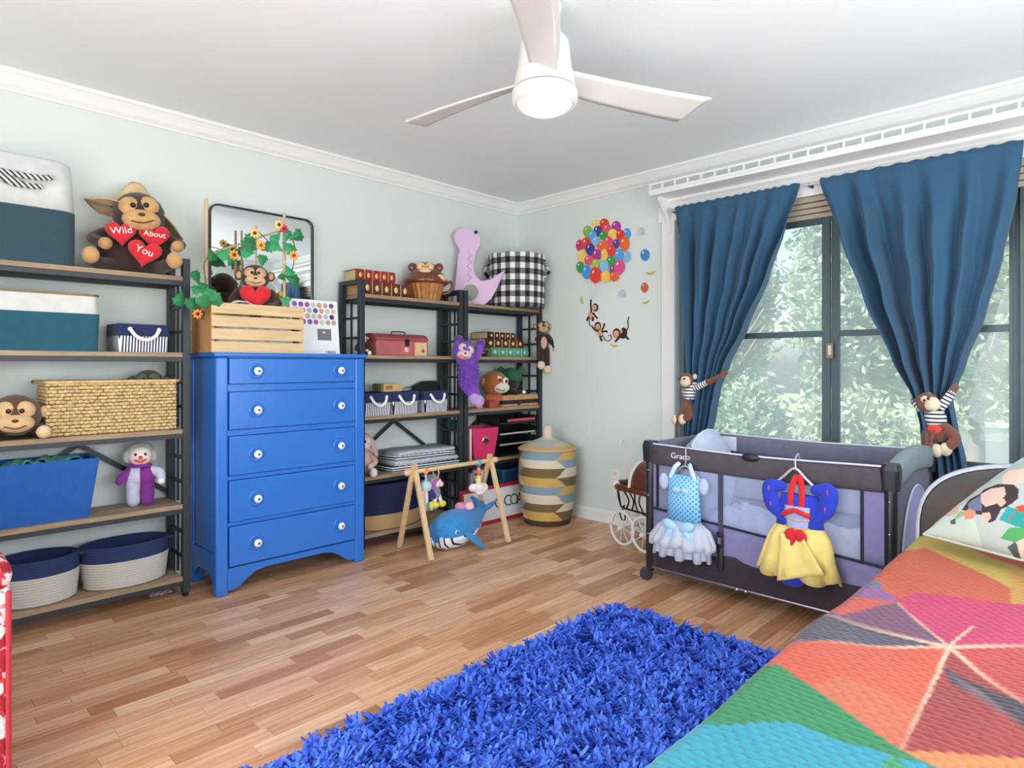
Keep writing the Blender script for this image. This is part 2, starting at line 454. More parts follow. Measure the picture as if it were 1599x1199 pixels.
b = MB().box((.118, WY1+.03, WZ0+.03), (.119, WY0-.03, 1.955)); part('insect_screen', b, m_screen, win)
b = MB().box((.045, -2.375, 1.16), (.06, -2.335, 1.25)); lt = part('latch', b, M('#7c6a58', .4, metal=.4), win, bevel=.004)
b = MB().box((.038, -2.368, 1.18), (.046, -2.350, 1.235)); part('latch_lever', b, M('#c9c4ba', .4), lt, bevel=.003)
b = MB().chain([(.02, -3.165, 1.98), (.02, -3.165, .66)], .0025, n=6); part('blind_cord', b, M('#4c5658', .8), win)

# ---- shelf over the window with a little gallery rail
gs = thing('plate_shelf', 'white painted plate shelf with gallery rail running above the window', 'shelf', (0, -2.8, 2.2))
GY0, GY1 = -1.355, -4.30
b = MB().box((-.205, GY1, 2.205), (-.002, GY0, 2.225)); part('shelf_board', b, m_trim, gs, bevel=.003, world=True)
R = []
prof = [(-.002, 2.165), (-.020, 2.165), (-.026, 2.178), (-.045, 2.190), (-.052, 2.205), (-.002, 2.205)]
for yy in (GY1, GY0-.02): R.append([Vector((x, yy, z)) for x, z in prof])
part('cove_moulding', MB().rings(R), m_trim, gs, world=True)
b = MB().box((-.205, GY1, 2.225), (-.19, GY0, 2.240)); part('bottom_rail', b, m_trim, gs, bevel=.002, world=True)
b = MB().box((-.206, GY1, 2.268), (-.188, GY0, 2.282)); part('top_rail', b, m_trim, gs, bevel=.002, world=True)
bal = MB().box((-.006, -.005, 0), (.006, .005, .030)); balm = mesh_of('baluster', bal, m_trim)
yy = GY0-.006; 
while yy > GY1:
    share('baluster', balm, gs, (-.197, yy+2.8, .039)); yy -= .088
b = MB()
for (yy) in (GY0-.03, -4.25):
    out = [(-.002, 1.985), (-.018, 1.985), (-.024, 2.0), (-.030, 2.05), (-.055, 2.10), (-.11, 2.15), (-.145, 2.19), (-.15, 2.205), (-.002, 2.205)]
    bb = MB().prism([Vector((x, yy, z)) for x, z in out], (0, -.022, 0)); part('bracket', bb, m_trim, gs, world=True)
b = MB().box((-.016, WY1-.1, 2.07), (-.001, WY0+.12, 2.165)); part('header_board', b, m_trim, gs, world=True)

# ---- curtain rod and curtains
rod = thing('curtain_rod', 'thin dark metal rod carrying the teal curtains over the window', 'curtain rod', (-.075, -2.8, 2.12))
b = MB().chain([(-.078, -1.42, 2.118), (-.078, -4.1, 2.118)], .008, n=8, steps=2); part('pole', b, M('#c3c6c8', .4, metal=.3), rod, world=True)
for yy in (-1.45, -2.29, -3.3, -4.05):
    b = MB().box((-.078, yy-.006, 2.108), (-.014, yy+.006, 2.128)); part('rod_bracket', b, M('#2a2f33', .4, metal=.6), rod, world=True)
def curtain_mat():
    m, nt, p = nodes_of('teal_curtain'); p.inputs['Roughness'].default_value = .85; p.inputs['Sheen Weight'].default_value = .15
    p.inputs['Base Color'].default_value = lin('#2d5a7b')
    add_bump(nt, p, 60, .25, stretch=(1, 1, 12))
    tl = nt.nodes.new('ShaderNodeBsdfTranslucent'); tl.inputs[0].default_value = lin('#3f7f9d')
    mx = nt.nodes.new('ShaderNodeMixShader'); mx.inputs[0].default_value = .12
    mo = nt.nodes['Material Output']; nt.links.new(p.outputs[0], mx.inputs[1]); nt.links.new(tl.outputs[0], mx.inputs[2]); nt.links.new(mx.outputs[0], mo.inputs[0])
    return m
m_curt = curtain_mat()
def interp(tab, v):
    for i in range(len(tab)-1):
        if tab[i][0] >= v >= tab[i+1][0]:
            t = (tab[i][0]-v)/(tab[i][0]-tab[i+1][0]); t = t*t*(3-2*t)*.4 + t*.6
            return tab[i][1]*(1-t)+tab[i+1][1]*t
    return tab[-1][1] if v < tab[-1][0] else tab[0][1]
def curtain(name, label, Lpx, Rpx, folds, seed, world_edges=None):
    if world_edges: Lt, Rt = world_edges
    else:
        Lt = [(onX(u, v, -.08).z, onX(u, v, -.08).y) for u, v in Lpx]; Rt = [(onX(u, v, -.08).z, onX(u, v, -.08).y) for u, v in Rpx]
    zt = 2.135; zb = min(Lt[-1][0], Rt[-1][0])
    rnd = random.Random(seed); ph = [rnd.random()*6 for _ in range(4)]
    wmax = abs(Lt[0][1]-Rt[0][1])
    def fn(i, j):
        z = zt + (zb-zt)*i
        yl, yr = interp(Lt, z), interp(Rt, z); y = yl + (yr-yl)*j
        w = abs(yr-yl)/wmax; pin = 1-w
        jj = j + .02*math.sin(ph[0]+9*j)
        amp = ((.014 + .034*min(1, i*4)) + .018*pin)*(.55+.75*(.5+.5*math.sin(ph[3]+5.2*j)))
        a = math.sin(2*math.pi*folds*jj + ph[1] + .5*math.sin(3*i+ph[2])) + .45*math.sin(2*math.pi*folds*1.7*jj + ph[3])
        bulge = -.03*pin*math.sin(math.pi*j)
        ruf = .0035*math.sin(2*math.pi*folds*2.3*j+ph[2]+2*math.sin(9*j)) if i < .02 else 0
        return (-.078 - .014*max(0, 1-abs(i-.012)/.05) - amp*a*(.25 if i < .03 else 1)*min(1, i*5+.25) + bulge, y, z + ruf)
    b = MB().grid(fn, 60, 110)
    o = part(name, b, m_curt, None, smooth=True, solid=.0025)
    return tag(o, label, 'curtain', 'teal curtains at the window')
curtain('curtain', 'narrow teal curtain gathered aside beside the balloon decals', [(1055,331),(1061,400),(1068,470),(1076,540),(1082,600),(1078,640),(1078,690)], [(1250,291),(1233,350),(1205,430),(1170,510),(1140,570),(1126,605),(1120,640),(1110,690)], 6.5, 1)
curtain('curtain', 'wide teal curtain gathered by a monkey above the bed', [(1281,284),(1310,370),(1350,470),(1395,560),(1430,622),(1440,660),(1448,760),(1450,800)], [(1599,224),(1588,300),(1565,400),(1538,490),(1508,565),(1486,622),(1494,665),(1508,720),(1515,800)], 5.5, 2)
curtain('curtain', 'dark teal curtain at the far end of the wide window', None, None, 6, 3, ([(2.135, -3.62), (1.3, -3.72), (.6, -3.75)], [(2.135, -4.05), (1.3, -4.05), (.6, -4.05)]))

# ================================================================= the garden outside
gr = MB().box((.16, -14, -.5), (30, 14, -.35)); o = part('lawn', gr, M('#7c8a5a', .95, var=.3, vscale=3)); o['kind'] = 'structure'; o['label'] = 'pale lawn outside the window'
fe = thing('garden_wall', 'low white garden wall among the trees outside', 'wall', (6.2, -2, -.35))
b = MB().box((6.1, -9.0, -.35), (6.25, 7.0, .34)); part('panel', b, M('#f2f2ee', .8), fe, world=True)
b = MB().box((6.05, -9.0, .34), (6.30, 7.0, .40)); part('coping', b, M('#f4f4f0', .8), fe, bevel=.01, world=True)
def leafmat(c1, c2):
    m, nt, p = nodes_of('leaves'); ge = nt.nodes.new('ShaderNodeNewGeometry'); r = nt.nodes.new('ShaderNodeValToRGB')
    r.color_ramp.elements[0].color = lin(c1); r.color_ramp.elements[1].color = lin(c2)
    nt.links.new(ge.outputs['Random Per Island'], r.inputs[0]); nt.links.new(r.outputs[0], p.inputs['Base Color']); p.inputs['Roughness'].default_value = .4
    tl = nt.nodes.new('ShaderNodeBsdfTranslucent'); nt.links.new(r.outputs[0], tl.inputs[0]); mx = nt.nodes.new('ShaderNodeMixShader'); mx.inputs[0].default_value = .35
    mo = nt.nodes['Material Output']; nt.links.new(p.outputs[0], mx.inputs[1]); nt.links.new(tl.outputs[0], mx.inputs[2]); nt.links.new(mx.outputs[0], mo.inputs[0])
    return m
m_leaf = leafmat('#6f8a62', '#d8e4bc'); m_leaf2 = leafmat('#55755c', '#bcd2ae'); m_bark = M('#8a8175', .95, bump=(30, .6))
def foliage(center, rad, n, size, seed, clumps=26):
    rg = np.random.default_rng(seed)
    cc = rg.normal(size=(clumps, 3)); cc /= np.linalg.norm(cc, axis=1)[:, None]; cc *= (rg.random((clumps, 1))**.5)*.85
    idx = rg.integers(0, clumps, n); q = rg.normal(size=(n, 3))*.17 + cc[idx]
    pos = q*np.array(rad)+np.array(center)
    a = rg.normal(size=(n, 3)); a /= np.linalg.norm(a, axis=1)[:, None]
    b = rg.normal(size=(n, 3)); b -= a*(a*b).sum(1)[:, None]; b /= np.linalg.norm(b, axis=1)[:, None]
    s = size*(.6+.8*rg.random((n, 1)))
    V = np.stack([pos-a*s, pos+b*s*.45, pos+a*s, pos-b*s*.45], 1).reshape(-1, 3)
    me = bpy.data.meshes.new('foliage'); me.vertices.add(4*n); me.vertices.foreach_set('co', V.ravel())
    me.loops.add(4*n); me.loops.foreach_set('vertex_index', np.arange(4*n)); me.polygons.add(n)
    me.polygons.foreach_set('loop_start', np.arange(0, 4*n, 4)); me.update(); me.validate()
    return me
def tree(name, label, base, h, rad, n, size, seed, mat, lean=(0, 0), cat='tree'):
    t = thing(name, label, cat, base, 0, 'trees and bushes outside the window'); rnd = random.Random(seed)
    if h > 1:
        top = Vector((lean[0], lean[1], h))
        b = MB().chain([(0, 0, -.02), (lean[0]*.2+.05, lean[1]*.3, h*.4), tuple(top)], [.10, .07, .03], n=8, caps=False); part('trunk', b, m_bark, t, smooth=True)
        for k in range(4):
            z0 = h*(.45+.1*k); a = rnd.random()*6.28
            b = MB().chain([(lean[0]*.4, lean[1]*.4, z0), (lean[0]*.5+.4*math.cos(a), lean[1]*.5+.4*math.sin(a), z0+.35), (lean[0]*.6+.8*math.cos(a), lean[1]*.6+.8*math.sin(a), z0+.8)], [.04, .025, .01], n=6, caps=False)
            part('branch', b, m_bark, t, smooth=True)
    me = foliage((lean[0], lean[1], h), rad, n, size, seed); me.materials.append(mat)
    o = bpy.data.objects.new('foliage', me); COL.objects.link(o); o.parent = t; o['kind'] = 'stuff'
    return t
for k, (x, y, lb, mt) in enumerate(((4.1, -2.45, 'leafy tree outside the pane above the bed headboard', m_leaf), (4.6, -1.05, 'leafy tree outside behind the wide curtain', m_leaf2), (4.0, .25, 'dense pale tree outside between the latch and the narrow curtain', m_leaf), (4.7, 1.55, 'leafy tree outside behind the narrow curtain', m_leaf2))):
    tree('garden_tree', lb, (x, y, -.35), 2.05, (.74, .64, 1.45), 11000, .055, 11+k, mt)
for k, (x, y, lb) in enumerate(((3.0, -1.75, 'low bush outside beneath the tree above the bed'), (3.1, -.45, 'low bush outside beside the window latch'), (2.9, .75, 'low bush outside near the narrow curtain'))):
    tree('garden_bush', lb, (x, y, -.35), .72, (.42, .62, .62), 5500, .045, 31+k, m_leaf if k != 1 else m_leaf2, cat='bush')
for k, (y, lb) in enumerate(((-2.6, 'far tree over the garden wall in line with the bed'), (-.1, 'far tree over the garden wall in line with the playpen'), (2.4, 'far tree over the garden wall in line with the pram'), (4.9, 'far tree over the garden wall behind the narrow curtain'))):
    tree('hedge_tree', lb, (8.2, y, -.35), 2.5, (.9, 1.15, 2.5), 13000, .085, 41+k, m_leaf2 if k % 2 else m_leaf)

# ================================================================= ceiling fan
m_fan = M('#d3d3d0', .35)
fx, fy = -2.0, -2.05
fan = thing('ceiling_fan', 'white three-blade ceiling fan with a round frosted light', 'ceiling fan', (fx, fy, 2.05))
b = MB().lathe([(.001, .37), (.062, .37), (.062, .35), (.050, .318), (.022, .306), (.001, .306)], 28); part('canopy', b, m_fan, fan, smooth=True)
b = MB().lathe([(.012, .31), (.012, .23)], 14); part('downrod', b, m_fan, fan, smooth=True)
b = MB().lathe([(.001, .265), (.035, .262), (.070, .25), (.088, .225), (.094, .16), (.100, .118), (.001, .118)], 36); part('motor_housing', b, m_fan, fan, smooth=True)
b = MB().lathe([(.001, .117), (.104, .117), (.110, .062), (.001, .062)], 36); part('blade_hub', b, m_fan, fan)
b = MB().lathe([(.001, .058), (.112, .058), (.118, .050), (.118, .018), (.112, .008), (.104, .006), (.104, .02), (.001, .02)], 40); part('light_ring', b, m_fan, fan)
b = MB().lathe([(.001, -.028), (.030, -.026), (.062, -.018), (.088, -.006), (.101, .010), (.101, .02), (.001, .02)], 36)
part('light_dome', b, M('#f4f4f4', .35, emit=.12), fan, smooth=True)
light('fan_lamp', 'POINT', (fx, fy, 1.97), (0, 0, 0), .6, (1, .97, .92), shadow_soft_size=.06)
for k, a in enumerate((97, -22, 217)):
    a = math.radians(a)
    def fn(i, j):
        r = .085 + i*.60; w = .046 + .034*i**.8
        s = (j-.5)*2; off = .012*math.sin(math.pi*i)-.006*i
        if i > .93: r -= 0.02*(s+1)*(i-.93)/.07
        x = r; y = s*w + off; z = .105 - .020*s - .01*i
        return (x*math.cos(a)-y*math.sin(a), x*math.sin(a)+y*math.cos(a), z)
    part('blade', MB().grid(fn, 24, 6), m_fan, fan, smooth=True, solid=.007)
# ================================================================= shelving racks on the left wall
m_steel = M('#2b3136', .45, metal=.2); 
m_board = wood('#9a8368', .28, 'x', .6)
TIER = [.10, .45, .815, 1.186, 1.555]
YF = -.27
def rack(label, x0, x1, zx=(0, 1)):
    cx = (x0+x1)/2; w = x1-x0; pw = .034
    t = thing('shelving_rack', label, 'shelf', (cx, -.145, 0), 0, 'black steel shelving racks along the left wall')
    yf, yb = YF+.145, -.012+.145-.012
    for sx in (-1, 1):
        px = sx*(w/2-pw/2)
        for yy in (yf+pw/2, yb-pw/2):
            b = MB().box((px-pw/2, yy-pw/2, .02), (px+pw/2, yy+pw/2, 1.642)); q = part('post', b, m_steel, t, bevel=.003)
            b = MB().lathe([(.001, 0), (.013, 0), (.015, .02), (.001, .02)], 12, (px, yy, 0)); part('foot', b, M('#15171a', .6), q)
        b = MB().box((px-.014, yf+pw/2, 1.614), (px+.014, yb-pw/2, 1.642)); part('end_top_bar', b, m_steel, t, bevel=.002)
        for k in range(4):
            top = TIER[k+1]-.03
            for dz in (.115, .235):
                b = MB().box((px-.007, yf+pw, top-dz-.007), (px+.007, yb-pw, top-dz+.007)); part('end_rung', b, m_steel, t)
            b = MB().box((px-.005, -.007, TIER[k]), (px+.005, .005, top)); part('end_upright', b, m_steel, t)
    for z in TIER:
        b = MB().box((-w/2+pw, yf+.002, z-.022), (w/2-pw, yb-.002, z)); part('shelf_board', b, m_board, t, bevel=.002)
        b = MB()
        for yy in (yf+.006, yb-.026): b.box((-w/2+pw, yy, z-.044), (w/2-pw, yy+.02, z-.0225))
        for xx in (-w/2+pw, w/2-pw-.02): b.box((xx, yf+.026, z-.044), (xx+.02, yb-.026, z-.0225))
        part('shelf_frame', b, m_steel, t)
    for sx in (-1, 1):
        b = MB().bar((-sx*.03, yb-.008, TIER[2]-.04), (sx*(w/2-.03), yb-.008, TIER[1]+.03), .022, .006, up=(0, 1, 0)); part('brace', b, m_steel, t)
    return t
rack('black steel rack with brown boards beside the blue dresser and gorilla', -3.42, -2.592)
rack('black steel rack between the blue dresser and the corner rack', -1.640, -.822)
rack('black steel rack in the corner holding books and the checked hamper', -.812, -.004)

# ================================================================= blue chest of drawers
def blue():
    m, nt, p = nodes_of('blue_gloss_paint'); p.inputs['Base Color'].default_value = lin('#2a70c8'); p.inputs['Roughness'].default_value = .32
    p.inputs['Coat Weight'].default_value = .35; p.inputs['Coat Roughness'].default_value = .15; add_bump(nt, p, 9, .05, dist=.01); return m
m_blue = blue()
DX0, DX1, DYF, DYB, DH = -2.520, -1.695, -.40, -.035, 1.187
dr = thing('chest_of_drawers', 'tall glossy blue chest of five drawers with white knobs', 'dresser', ((DX0+DX1)/2, (DYF+DYB)/2, 0))
pw = .058
for x in (DX0, DX1-pw):
    b = MB()
    b.box((x, DYF, 0), (x+pw, DYF+.05, DH-.022)); b.box((x, DYB-.05, 0), (x+pw, DYB, DH-.022))
    xi = x+.010 if x == DX0 else x+pw-.028
    b.box((xi, DYF+.05, .20), (xi+.018, DYB-.05, DH-.022))
    part('side_case', b, m_blue, dr, bevel=.008, world=True)
b = MB().box((DX0+.03, DYB-.012, .12), (DX1-.03, DYB-.002, DH-.022)); part('back_panel', b, m_blue, dr, world=True)
for x in (DX0+.006, DX1-.03):
    out = [Vector((x, yy, z)) for yy, z in ((DYF+.05, .20), (DYF+.05, .04), (DYF+.075, .075), (DYF+.12, .10), (DYB-.12, .10), (DYB-.075, .075), (DYB-.05, .04), (DYB-.05, .20))]
    part('side_apron', MB().prism(out, (.024, 0, 0)), m_blue, dr, world=True)
b = MB().box((DX0-.014, DYF-.016, DH-.022), (DX1+.014, DYB+.005, DH)); part('top', b, m_blue, dr, bevel=.007, world=True)
rows = [(558, 601), (611, 673), (681, 745), (751, 818), (823, 888)]
zr = [(onY(353, a, DYF).z, onY(353, c, DYF).z) for a, c in rows]
b = MB()
edges = [DH-.022] + [v for ab in zr for v in ab]
for k in range(0, 10, 2): b.box((DX0+pw, DYF+.006, edges[k+1]-.001), (DX1-pw, DYF+.05, edges[k]+.001))
b.box((DX0+pw, DYF+.03, zr[4][1]), (DX1-pw, DYF+.05, DH-.022))
part('rails', b, m_blue, dr, world=True)
out = []
xa, xb = DX0+pw, DX1-pw; zt = zr[4][1]-.004
prof = [(0, .02), (.03, .022), (.06, .034), (.10, .066), (.14, .088), (.19, .098)]
low = [(xa+d, z) for d, z in prof] + [(xb-d, z) for d, z in reversed(prof)]
out = [Vector((x, DYF+.004, z)) for x, z in low] + [Vector((xb, DYF+.004, zt)), Vector((xa, DYF+.004, zt))]
part('apron', MB().prism(out, (0, .022, 0)), m_blue, dr, world=True)
knob = None
for (z1, z0) in zr:
    g = .004
    b = MB().box((DX0+pw+g, DYF-.006, z0+g), (DX1-pw-g, DYF+.028, z1-g)); d = part('drawer', b, m_blue, dr, bevel=.004, world=True)
    zc = (z0+z1)/2
    for kx in (DX0+pw+.135, DX1-pw-.105):
        mt = Matrix.Translation((kx, DYF-.006, zc)) @ Matrix.Rotation(math.pi/2, 4, 'X')
        b = MB().lathe([(.040, 0), (.040, .002), (.036, .005), (.030, .003), (.001, .002)], 24, m=mt, cap1=True); part('backplate', b, m_blue, d, smooth=True, world=True)
        b = MB().lathe([(.007, .0), (.007, .012), (.017, .016), (.021, .022), (.019, .029), (.010, .033), (.001, .034)], 20, m=mt); part('knob', b, gloss('#e4ecec', .12), d, smooth=True, world=True)
        b = MB().lathe([(.006, .0345), (.005, .036), (.001, .0362)], 10, m=mt); part('knob_screw', b, metal('#4b5157'), d, smooth=True, world=True)

# ---- things on the dresser
zt = DH
pine = wood('#cfb489', .12, 'x', .6); pine_e = wood('#b98a56', .15, 'z', .6)
CX0, CX1, CY0, CY1, CZ = -2.535, -2.060, -.385, -.10, .245
crate = thing('wooden_crate', 'slatted pine crate of toys standing on the blue dresser', 'crate', ((CX0+CX1)/2, (CY0+CY1)/2, zt))
sh = .0535; gap = .010
for k in range(4):
    z = zt + k*(sh+gap)
    for yy in (CY0, CY1-.012):
        b = MB().box((CX0, yy, z), (CX1, yy+.012, z+sh)); part('slat', b, pine, crate, bevel=.0015, world=True)
for x in (CX0+.001, CX1-.019):
    b = MB()
    y0, y1 = CY0+.012, CY1-.012; ym = (y0+y1)/2
    b.box((x, y0, zt), (x+.018, y1, zt+.165)); b.box((x, y0, zt+.165), (x+.018, ym-.05, zt+.205)); b.box((x, ym+.05, zt+.165), (x+.018, y1, zt+.205)); b.box((x, y0, zt+.205), (x+.018, y1, zt+CZ))
    part('end_board', b, pine_e, crate, world=True)
b = MB().box((CX0+.02, CY0+.013, zt+.001), (CX1-.02, CY1-.013, zt+.012)); part('bottom', b, pine_e, crate, world=True)
# dowel frame
m_dowel = wood('#c9b48e', .15, 'z', .6)
dz = zt+.012
d1 = onY(322, 312, -.14); d2 = onY(400, 353, -.13); d3 = onY(444, 334, -.35)
fr = thing('dowel_frame', 'thin wooden dowel frame rising from the toy crate', 'frame', (d1.x, -.14, dz))
for d, r in ((Vector((d1.x, -.14, d1.z)), .010), (Vector((d2.x, -.13, d2.z)), .006), (Vector((d3.x, -.35, d3.z)), .0075)):
    b = MB().chain([(d.x, d.y, dz+.008), (d.x, d.y, d.z)], r, n=10, steps=2); part('dowel', b, m_dowel, fr, smooth=True, world=True)
ca = onY(328, 397, -.14); cb = onY(441, 358, -.35)
b = MB().chain([tuple(ca), tuple(cb)], .006, n=8, steps=2); part('crossbar', b, m_dowel, fr, smooth=True, world=True)
# leafy garland
gar = thing('leaf_garland', 'artificial ivy garland with orange flowers wound round the dowels', 'garland', (d1.x, -.36, zt+.24))
m_ivy = [M('#1c7a44', .55, var=.25, vscale=40), M('#2c8f56', .55, var=.25, vscale=40), M('#14683a', .55, var=.25, vscale=40)]
vine = [(312,482),(318,462),(322,440),(318,415),(330,397),(352,402),(380,385),(400,362),(425,380),(437,362),(455,368),(460,400),(452,440),(446,470)]
vp = [tuple(onY(u, v, -.365)) for u, v in vine]
part('vine', MB().chain(vp, .0028, n=6, steps=6), M('#6b6a3a', .8), gar, smooth=True, world=True)
lf = [(-.45,0),(-.42,.20),(-.50,.36),(-.30,.40),(-.10,.58),(.02,.38),(.20,.40),(.30,.26),(.50,.16),(.78,0),(.50,-.16),(.30,-.26),(.20,-.40),(.02,-.38),(-.10,-.58),(-.30,-.40),(-.50,-.36),(-.42,-.20)]
def leaf_mesh(mat):
    vs = [(0, 0, .12)] + [(x, y, -.16*(x*x+y*y)) for x, y in lf]; n = len(lf)
    return mesh_of('leaf', MB().add(vs, [(0, i+1, (i+1) % n+1) for i in range(n)]), mat)
leafm = [leaf_mesh(m) for m in m_ivy]
rnd = random.Random(5)
lv = [(306,431,22),(318,446,16),(308,452,20),(300,475,26),(326,462,30),(335,468,28),(280,468,24),(331,400,20),(349,397,24),(361,405,20),(390,380,30),(385,395,22),(392,372,24),(428,384,26),(418,386,22),(430,372,20),(410,405,20),(453,388,26),(465,368,26),(449,366,22),(452,425,22),(459,437,28),(446,470,18),(316,470,22),(440,432,14)]
for u, v, s in lv:
    p = onY(u, v, -.385 - rnd.random()*.02)
    k = 3.0/985*s*.86
    o = share('leaf', leafm[rnd.randrange(3)], gar, p-gar.location, (math.radians(90)+rnd.uniform(-.5, .3), rnd.uniform(-3, 3), rnd.uniform(-.4, .2)), (k, k, k))
def flower(u, v, s, hexc, mid):
    p = onY(u, v, -.395) - gar.location; r = 3.0/985*s
    b = MB()
    for k in range(8):
        a = k*math.pi/4; b.ell((p.x+.6*r*math.cos(a), p.y-.003, p.z+.6*r*math.sin(a)), (r*.42, r*.14, r*.24), (0, -a, 0), 8, 5)
    f = part('flower', b, M(hexc, .7, var=.15), gar, smooth=True)
    part('flower_centre', MB().ell((p.x, p.y-.008, p.z), (r*.32, r*.2, r*.32), None, 10, 6), M(mid, .8), f, smooth=True)
for a in ((365,398,9,'#e59a4a','#6b3a1c'),(397,364,9,'#e8c27a','#5a331c'),(407,383,9,'#f0b050','#a8602c'),(435,351,9,'#f0c878','#4a2a1c'),(458,399,9,'#f2a45c','#8a4a22'),(308,490,8,'#e08a3c','#3a2016'),(443,357,8,'#c23a52','#7a1c30')): flower(*a)
# mirror
mz = onY(400, 330, -.06).z
mir = thing('wall_mirror', 'rounded rectangular mirror in thin black frame behind the crate', 'mirror', (-2.12, -.035, zt))
mw, mh = .60, onY(345, 318, -.05).z-zt
def rr_xz(w, h, r, y, n=6): return [Vector((p.x, y, p.y+h/2)) for p in rrect(w, h, r, n)]
R = [rr_xz(mw, mh, .05, -.012), rr_xz(mw, mh, .05, .010), rr_xz(mw-.016, mh-.016, .044, .010), rr_xz(mw-.016, mh-.016, .044, -.012), rr_xz(mw, mh, .05, -.012)]
for r in R[2:4]:
    for p in r: p.z += .008
b = MB().rings(R, False, False); part('mirror_frame', b, M('#1c2022', .4), mir)
r = rr_xz(mw-.014, mh-.014, .044, 0)
for p in r: p.z += .007
part('mirror_glass', MB().prism(r, (0, .008, 0)), M('#eef2f2', .02, metal=1), mir)
# dotted print
pr = thing('dotted_print', 'white canvas print with pastel dots leaning behind the pine crate', 'print', (-1.99, -.22, zt))
pr.rotation_euler = (math.radians(-6), 0, 0)
pW, pH = .30, onY(490, 467, -.21).z-zt
px0 = onY(531, 548, -.22).x
pr.location.x = px0 - pW/2
part('panel', MB().box((-pW/2, 0, 0), (pW/2, .018, pH)), M('#eef0ee', .7), pr, bevel=.002)
dots = ['#8b6fae','#7c63a5','#b05ea5','#c9cdb4','#c79b86','#c99aa0','#7a4d9a','#e0a98a','#d69aa0','#a9b8c8','#4f63a5','#c9a27a','#b8c8ae','#e2b98a','#8fb4bd','#d8a3ae','#d3a394','#b7c9b0','#caa4a0','#a9bac6','#4b2a6e','#cdb6c9']
k = 0
for r in range(4):
    for c in range(7):
        x = -pW/2+.03+c*.038+(.012 if r % 2 else 0); z = pH-.030-r*.033
        if x > pW/2-.025: continue
        b = MB().prism([Vector((x+.0150*cx, -.0015, z+.0150*cy)) for cx, cy in egg(16)], (0, .0014, 0)); part('dot', b, M(dots[k % len(dots)], .8), pr); k += 1
b = MB().box((.012, -.002, pH*.26), (.098, -.0005, pH*.47)); pl = part('photo_patch', b, M('#77727a', .6), pr)
b = MB().box((.045, -.003, pH*.39), (.060, -.0021, pH*.42)); part('photo_mark', b, M('#e8e6ea', .6), pl)
for x in (.06, .072, .079, .088, .098, .106, .116):
    b = MB().box((x, -.0015, .006), (x+.004, -.0003, .020)); part('print_letter', b, M('#2a4a4a', .7), pr)

# ================================================================= soft toys
def P2(t, name, mb, mat, **k): return part(name, mb, mat, t, smooth=True, **k)
BLACK = '#15110f'
def plush(name, label, cat, loc, rot, s, fur, face, arms=None, legs=None, ears=True, body=None, head=None, hands=None, feet=None, shirt=None, belly=None, hr=None, sleeve=None, eyes=True, group=None, tilt=0, earc=None):
    t = thing(name, label, cat, loc, rot, group); S = lambda p: tuple(x*s for x in p)
    mf, mc = plushmat(fur), plushmat(face)
    bc, br = body or ((0, 0, .28), (.20, .17, .28))
    hc = Vector(head or (0, -.05, .74)); hr = hr or .23
    bo = P2(t, 'body', MB().ell(S(bc), S(br)), mf)
    if shirt: P2(t, 'shirt', MB().ell(S((bc[0], bc[1], bc[2]+br[2]*.35)), S((br[0]*1.05, br[1]*1.05, br[2]*.68))), shirt)
    if belly: P2(bo, 'belly_patch', MB().ell(S((bc[0], bc[1]-br[1]*.3, bc[2])), S((br[0]*.75, br[1]*.78, br[2]*.8))), plushmat(belly))
    mt = Matrix.Rotation(tilt, 3, 'Y')
    def hp(x, y, z): return S(tuple(hc + mt @ Vector((x, y, z))*(hr/.23)))
    k = hr/.23*s
    hd = P2(t, 'head', MB().ell(hp(0, 0, 0), (.23*k, .22*k, .22*k)), mf)
    P2(hd, 'face_patch', MB().ell(hp(-.075, -.125, .055), (.10*k, .10*k, .10*k), None, 14, 8).ell(hp(.075, -.125, .055), (.10*k, .10*k, .10*k), None, 14, 8), mc)
    P2(hd, 'muzzle', MB().ell(hp(0, -.17, -.075), (.165*k, .11*k, .10*k)), mc)
    if eyes:
        for sx in (-1, 1): P2(hd, 'eye', MB().ell(hp(sx*.055, -.222, .055), .026*k, None, 10, 6), gloss(BLACK, .1))
    P2(hd, 'nose', MB().ell(hp(0, -.275, -.045), (.03*k, .014*k, .018*k), None, 10, 6), M('#4a2c20', .6))
    P2(hd, 'mouth', MB().chain([hp(-.09, -.262, -.10), hp(0, -.285, -.125), hp(.09, -.262, -.10)], .006*k, n=6), M('#5a3426', .8))
    if ears:
        for sx in (-1, 1):
            e = P2(t, 'ear', MB().ell(hp(sx*.25, .02, .03), (.07*k, .04*k, .085*k), None, 12, 7), mf)
            P2(e, 'ear_inner', MB().ell(hp(sx*.25, -.012, .03), (.05*k, .02*k, .062*k), None, 10, 6), plushmat(earc or face))
    arms = arms if arms is not None else [[(sx*.17, -.03, .47), (sx*.30, -.10, .30), (sx*.18, -.24, .20)] for sx in (-1, 1)]
    legs = legs if legs is not None else [[(sx*.12, -.05, .10), (sx*.22, -.26, .10), (sx*.24, -.42, .09)] for sx in (-1, 1)]
    for pts in arms:
        pts = [S(p) for p in pts]
        a = P2(t, 'arm', MB().chain(pts, [.075*s, .065*s, .06*s][:len(pts)] if len(pts) <= 3 else [.07*s]*len(pts)), sleeve or mf)
        P2(a, 'hand', MB().ell(pts[-1], .075*s, None, 12, 8), mc if hands is None else plushmat(hands))
    for pts in legs:
        pts = [S(p) for p in pts]
        a = P2(t, 'leg', MB().chain(pts, [.09*s, .08*s, .055*s][:len(pts)] if len(pts) <= 3 else [.07*s]*len(pts)), mf)
        P2(a, 'foot', MB().ell((Vector(pts[-1])+(Vector(pts[-1])-Vector(pts[-2])).normalized()*.02*s), (.095*s, .095*s, .105*s), None, 12, 8), mc if feet is None else plushmat(feet))
    return t
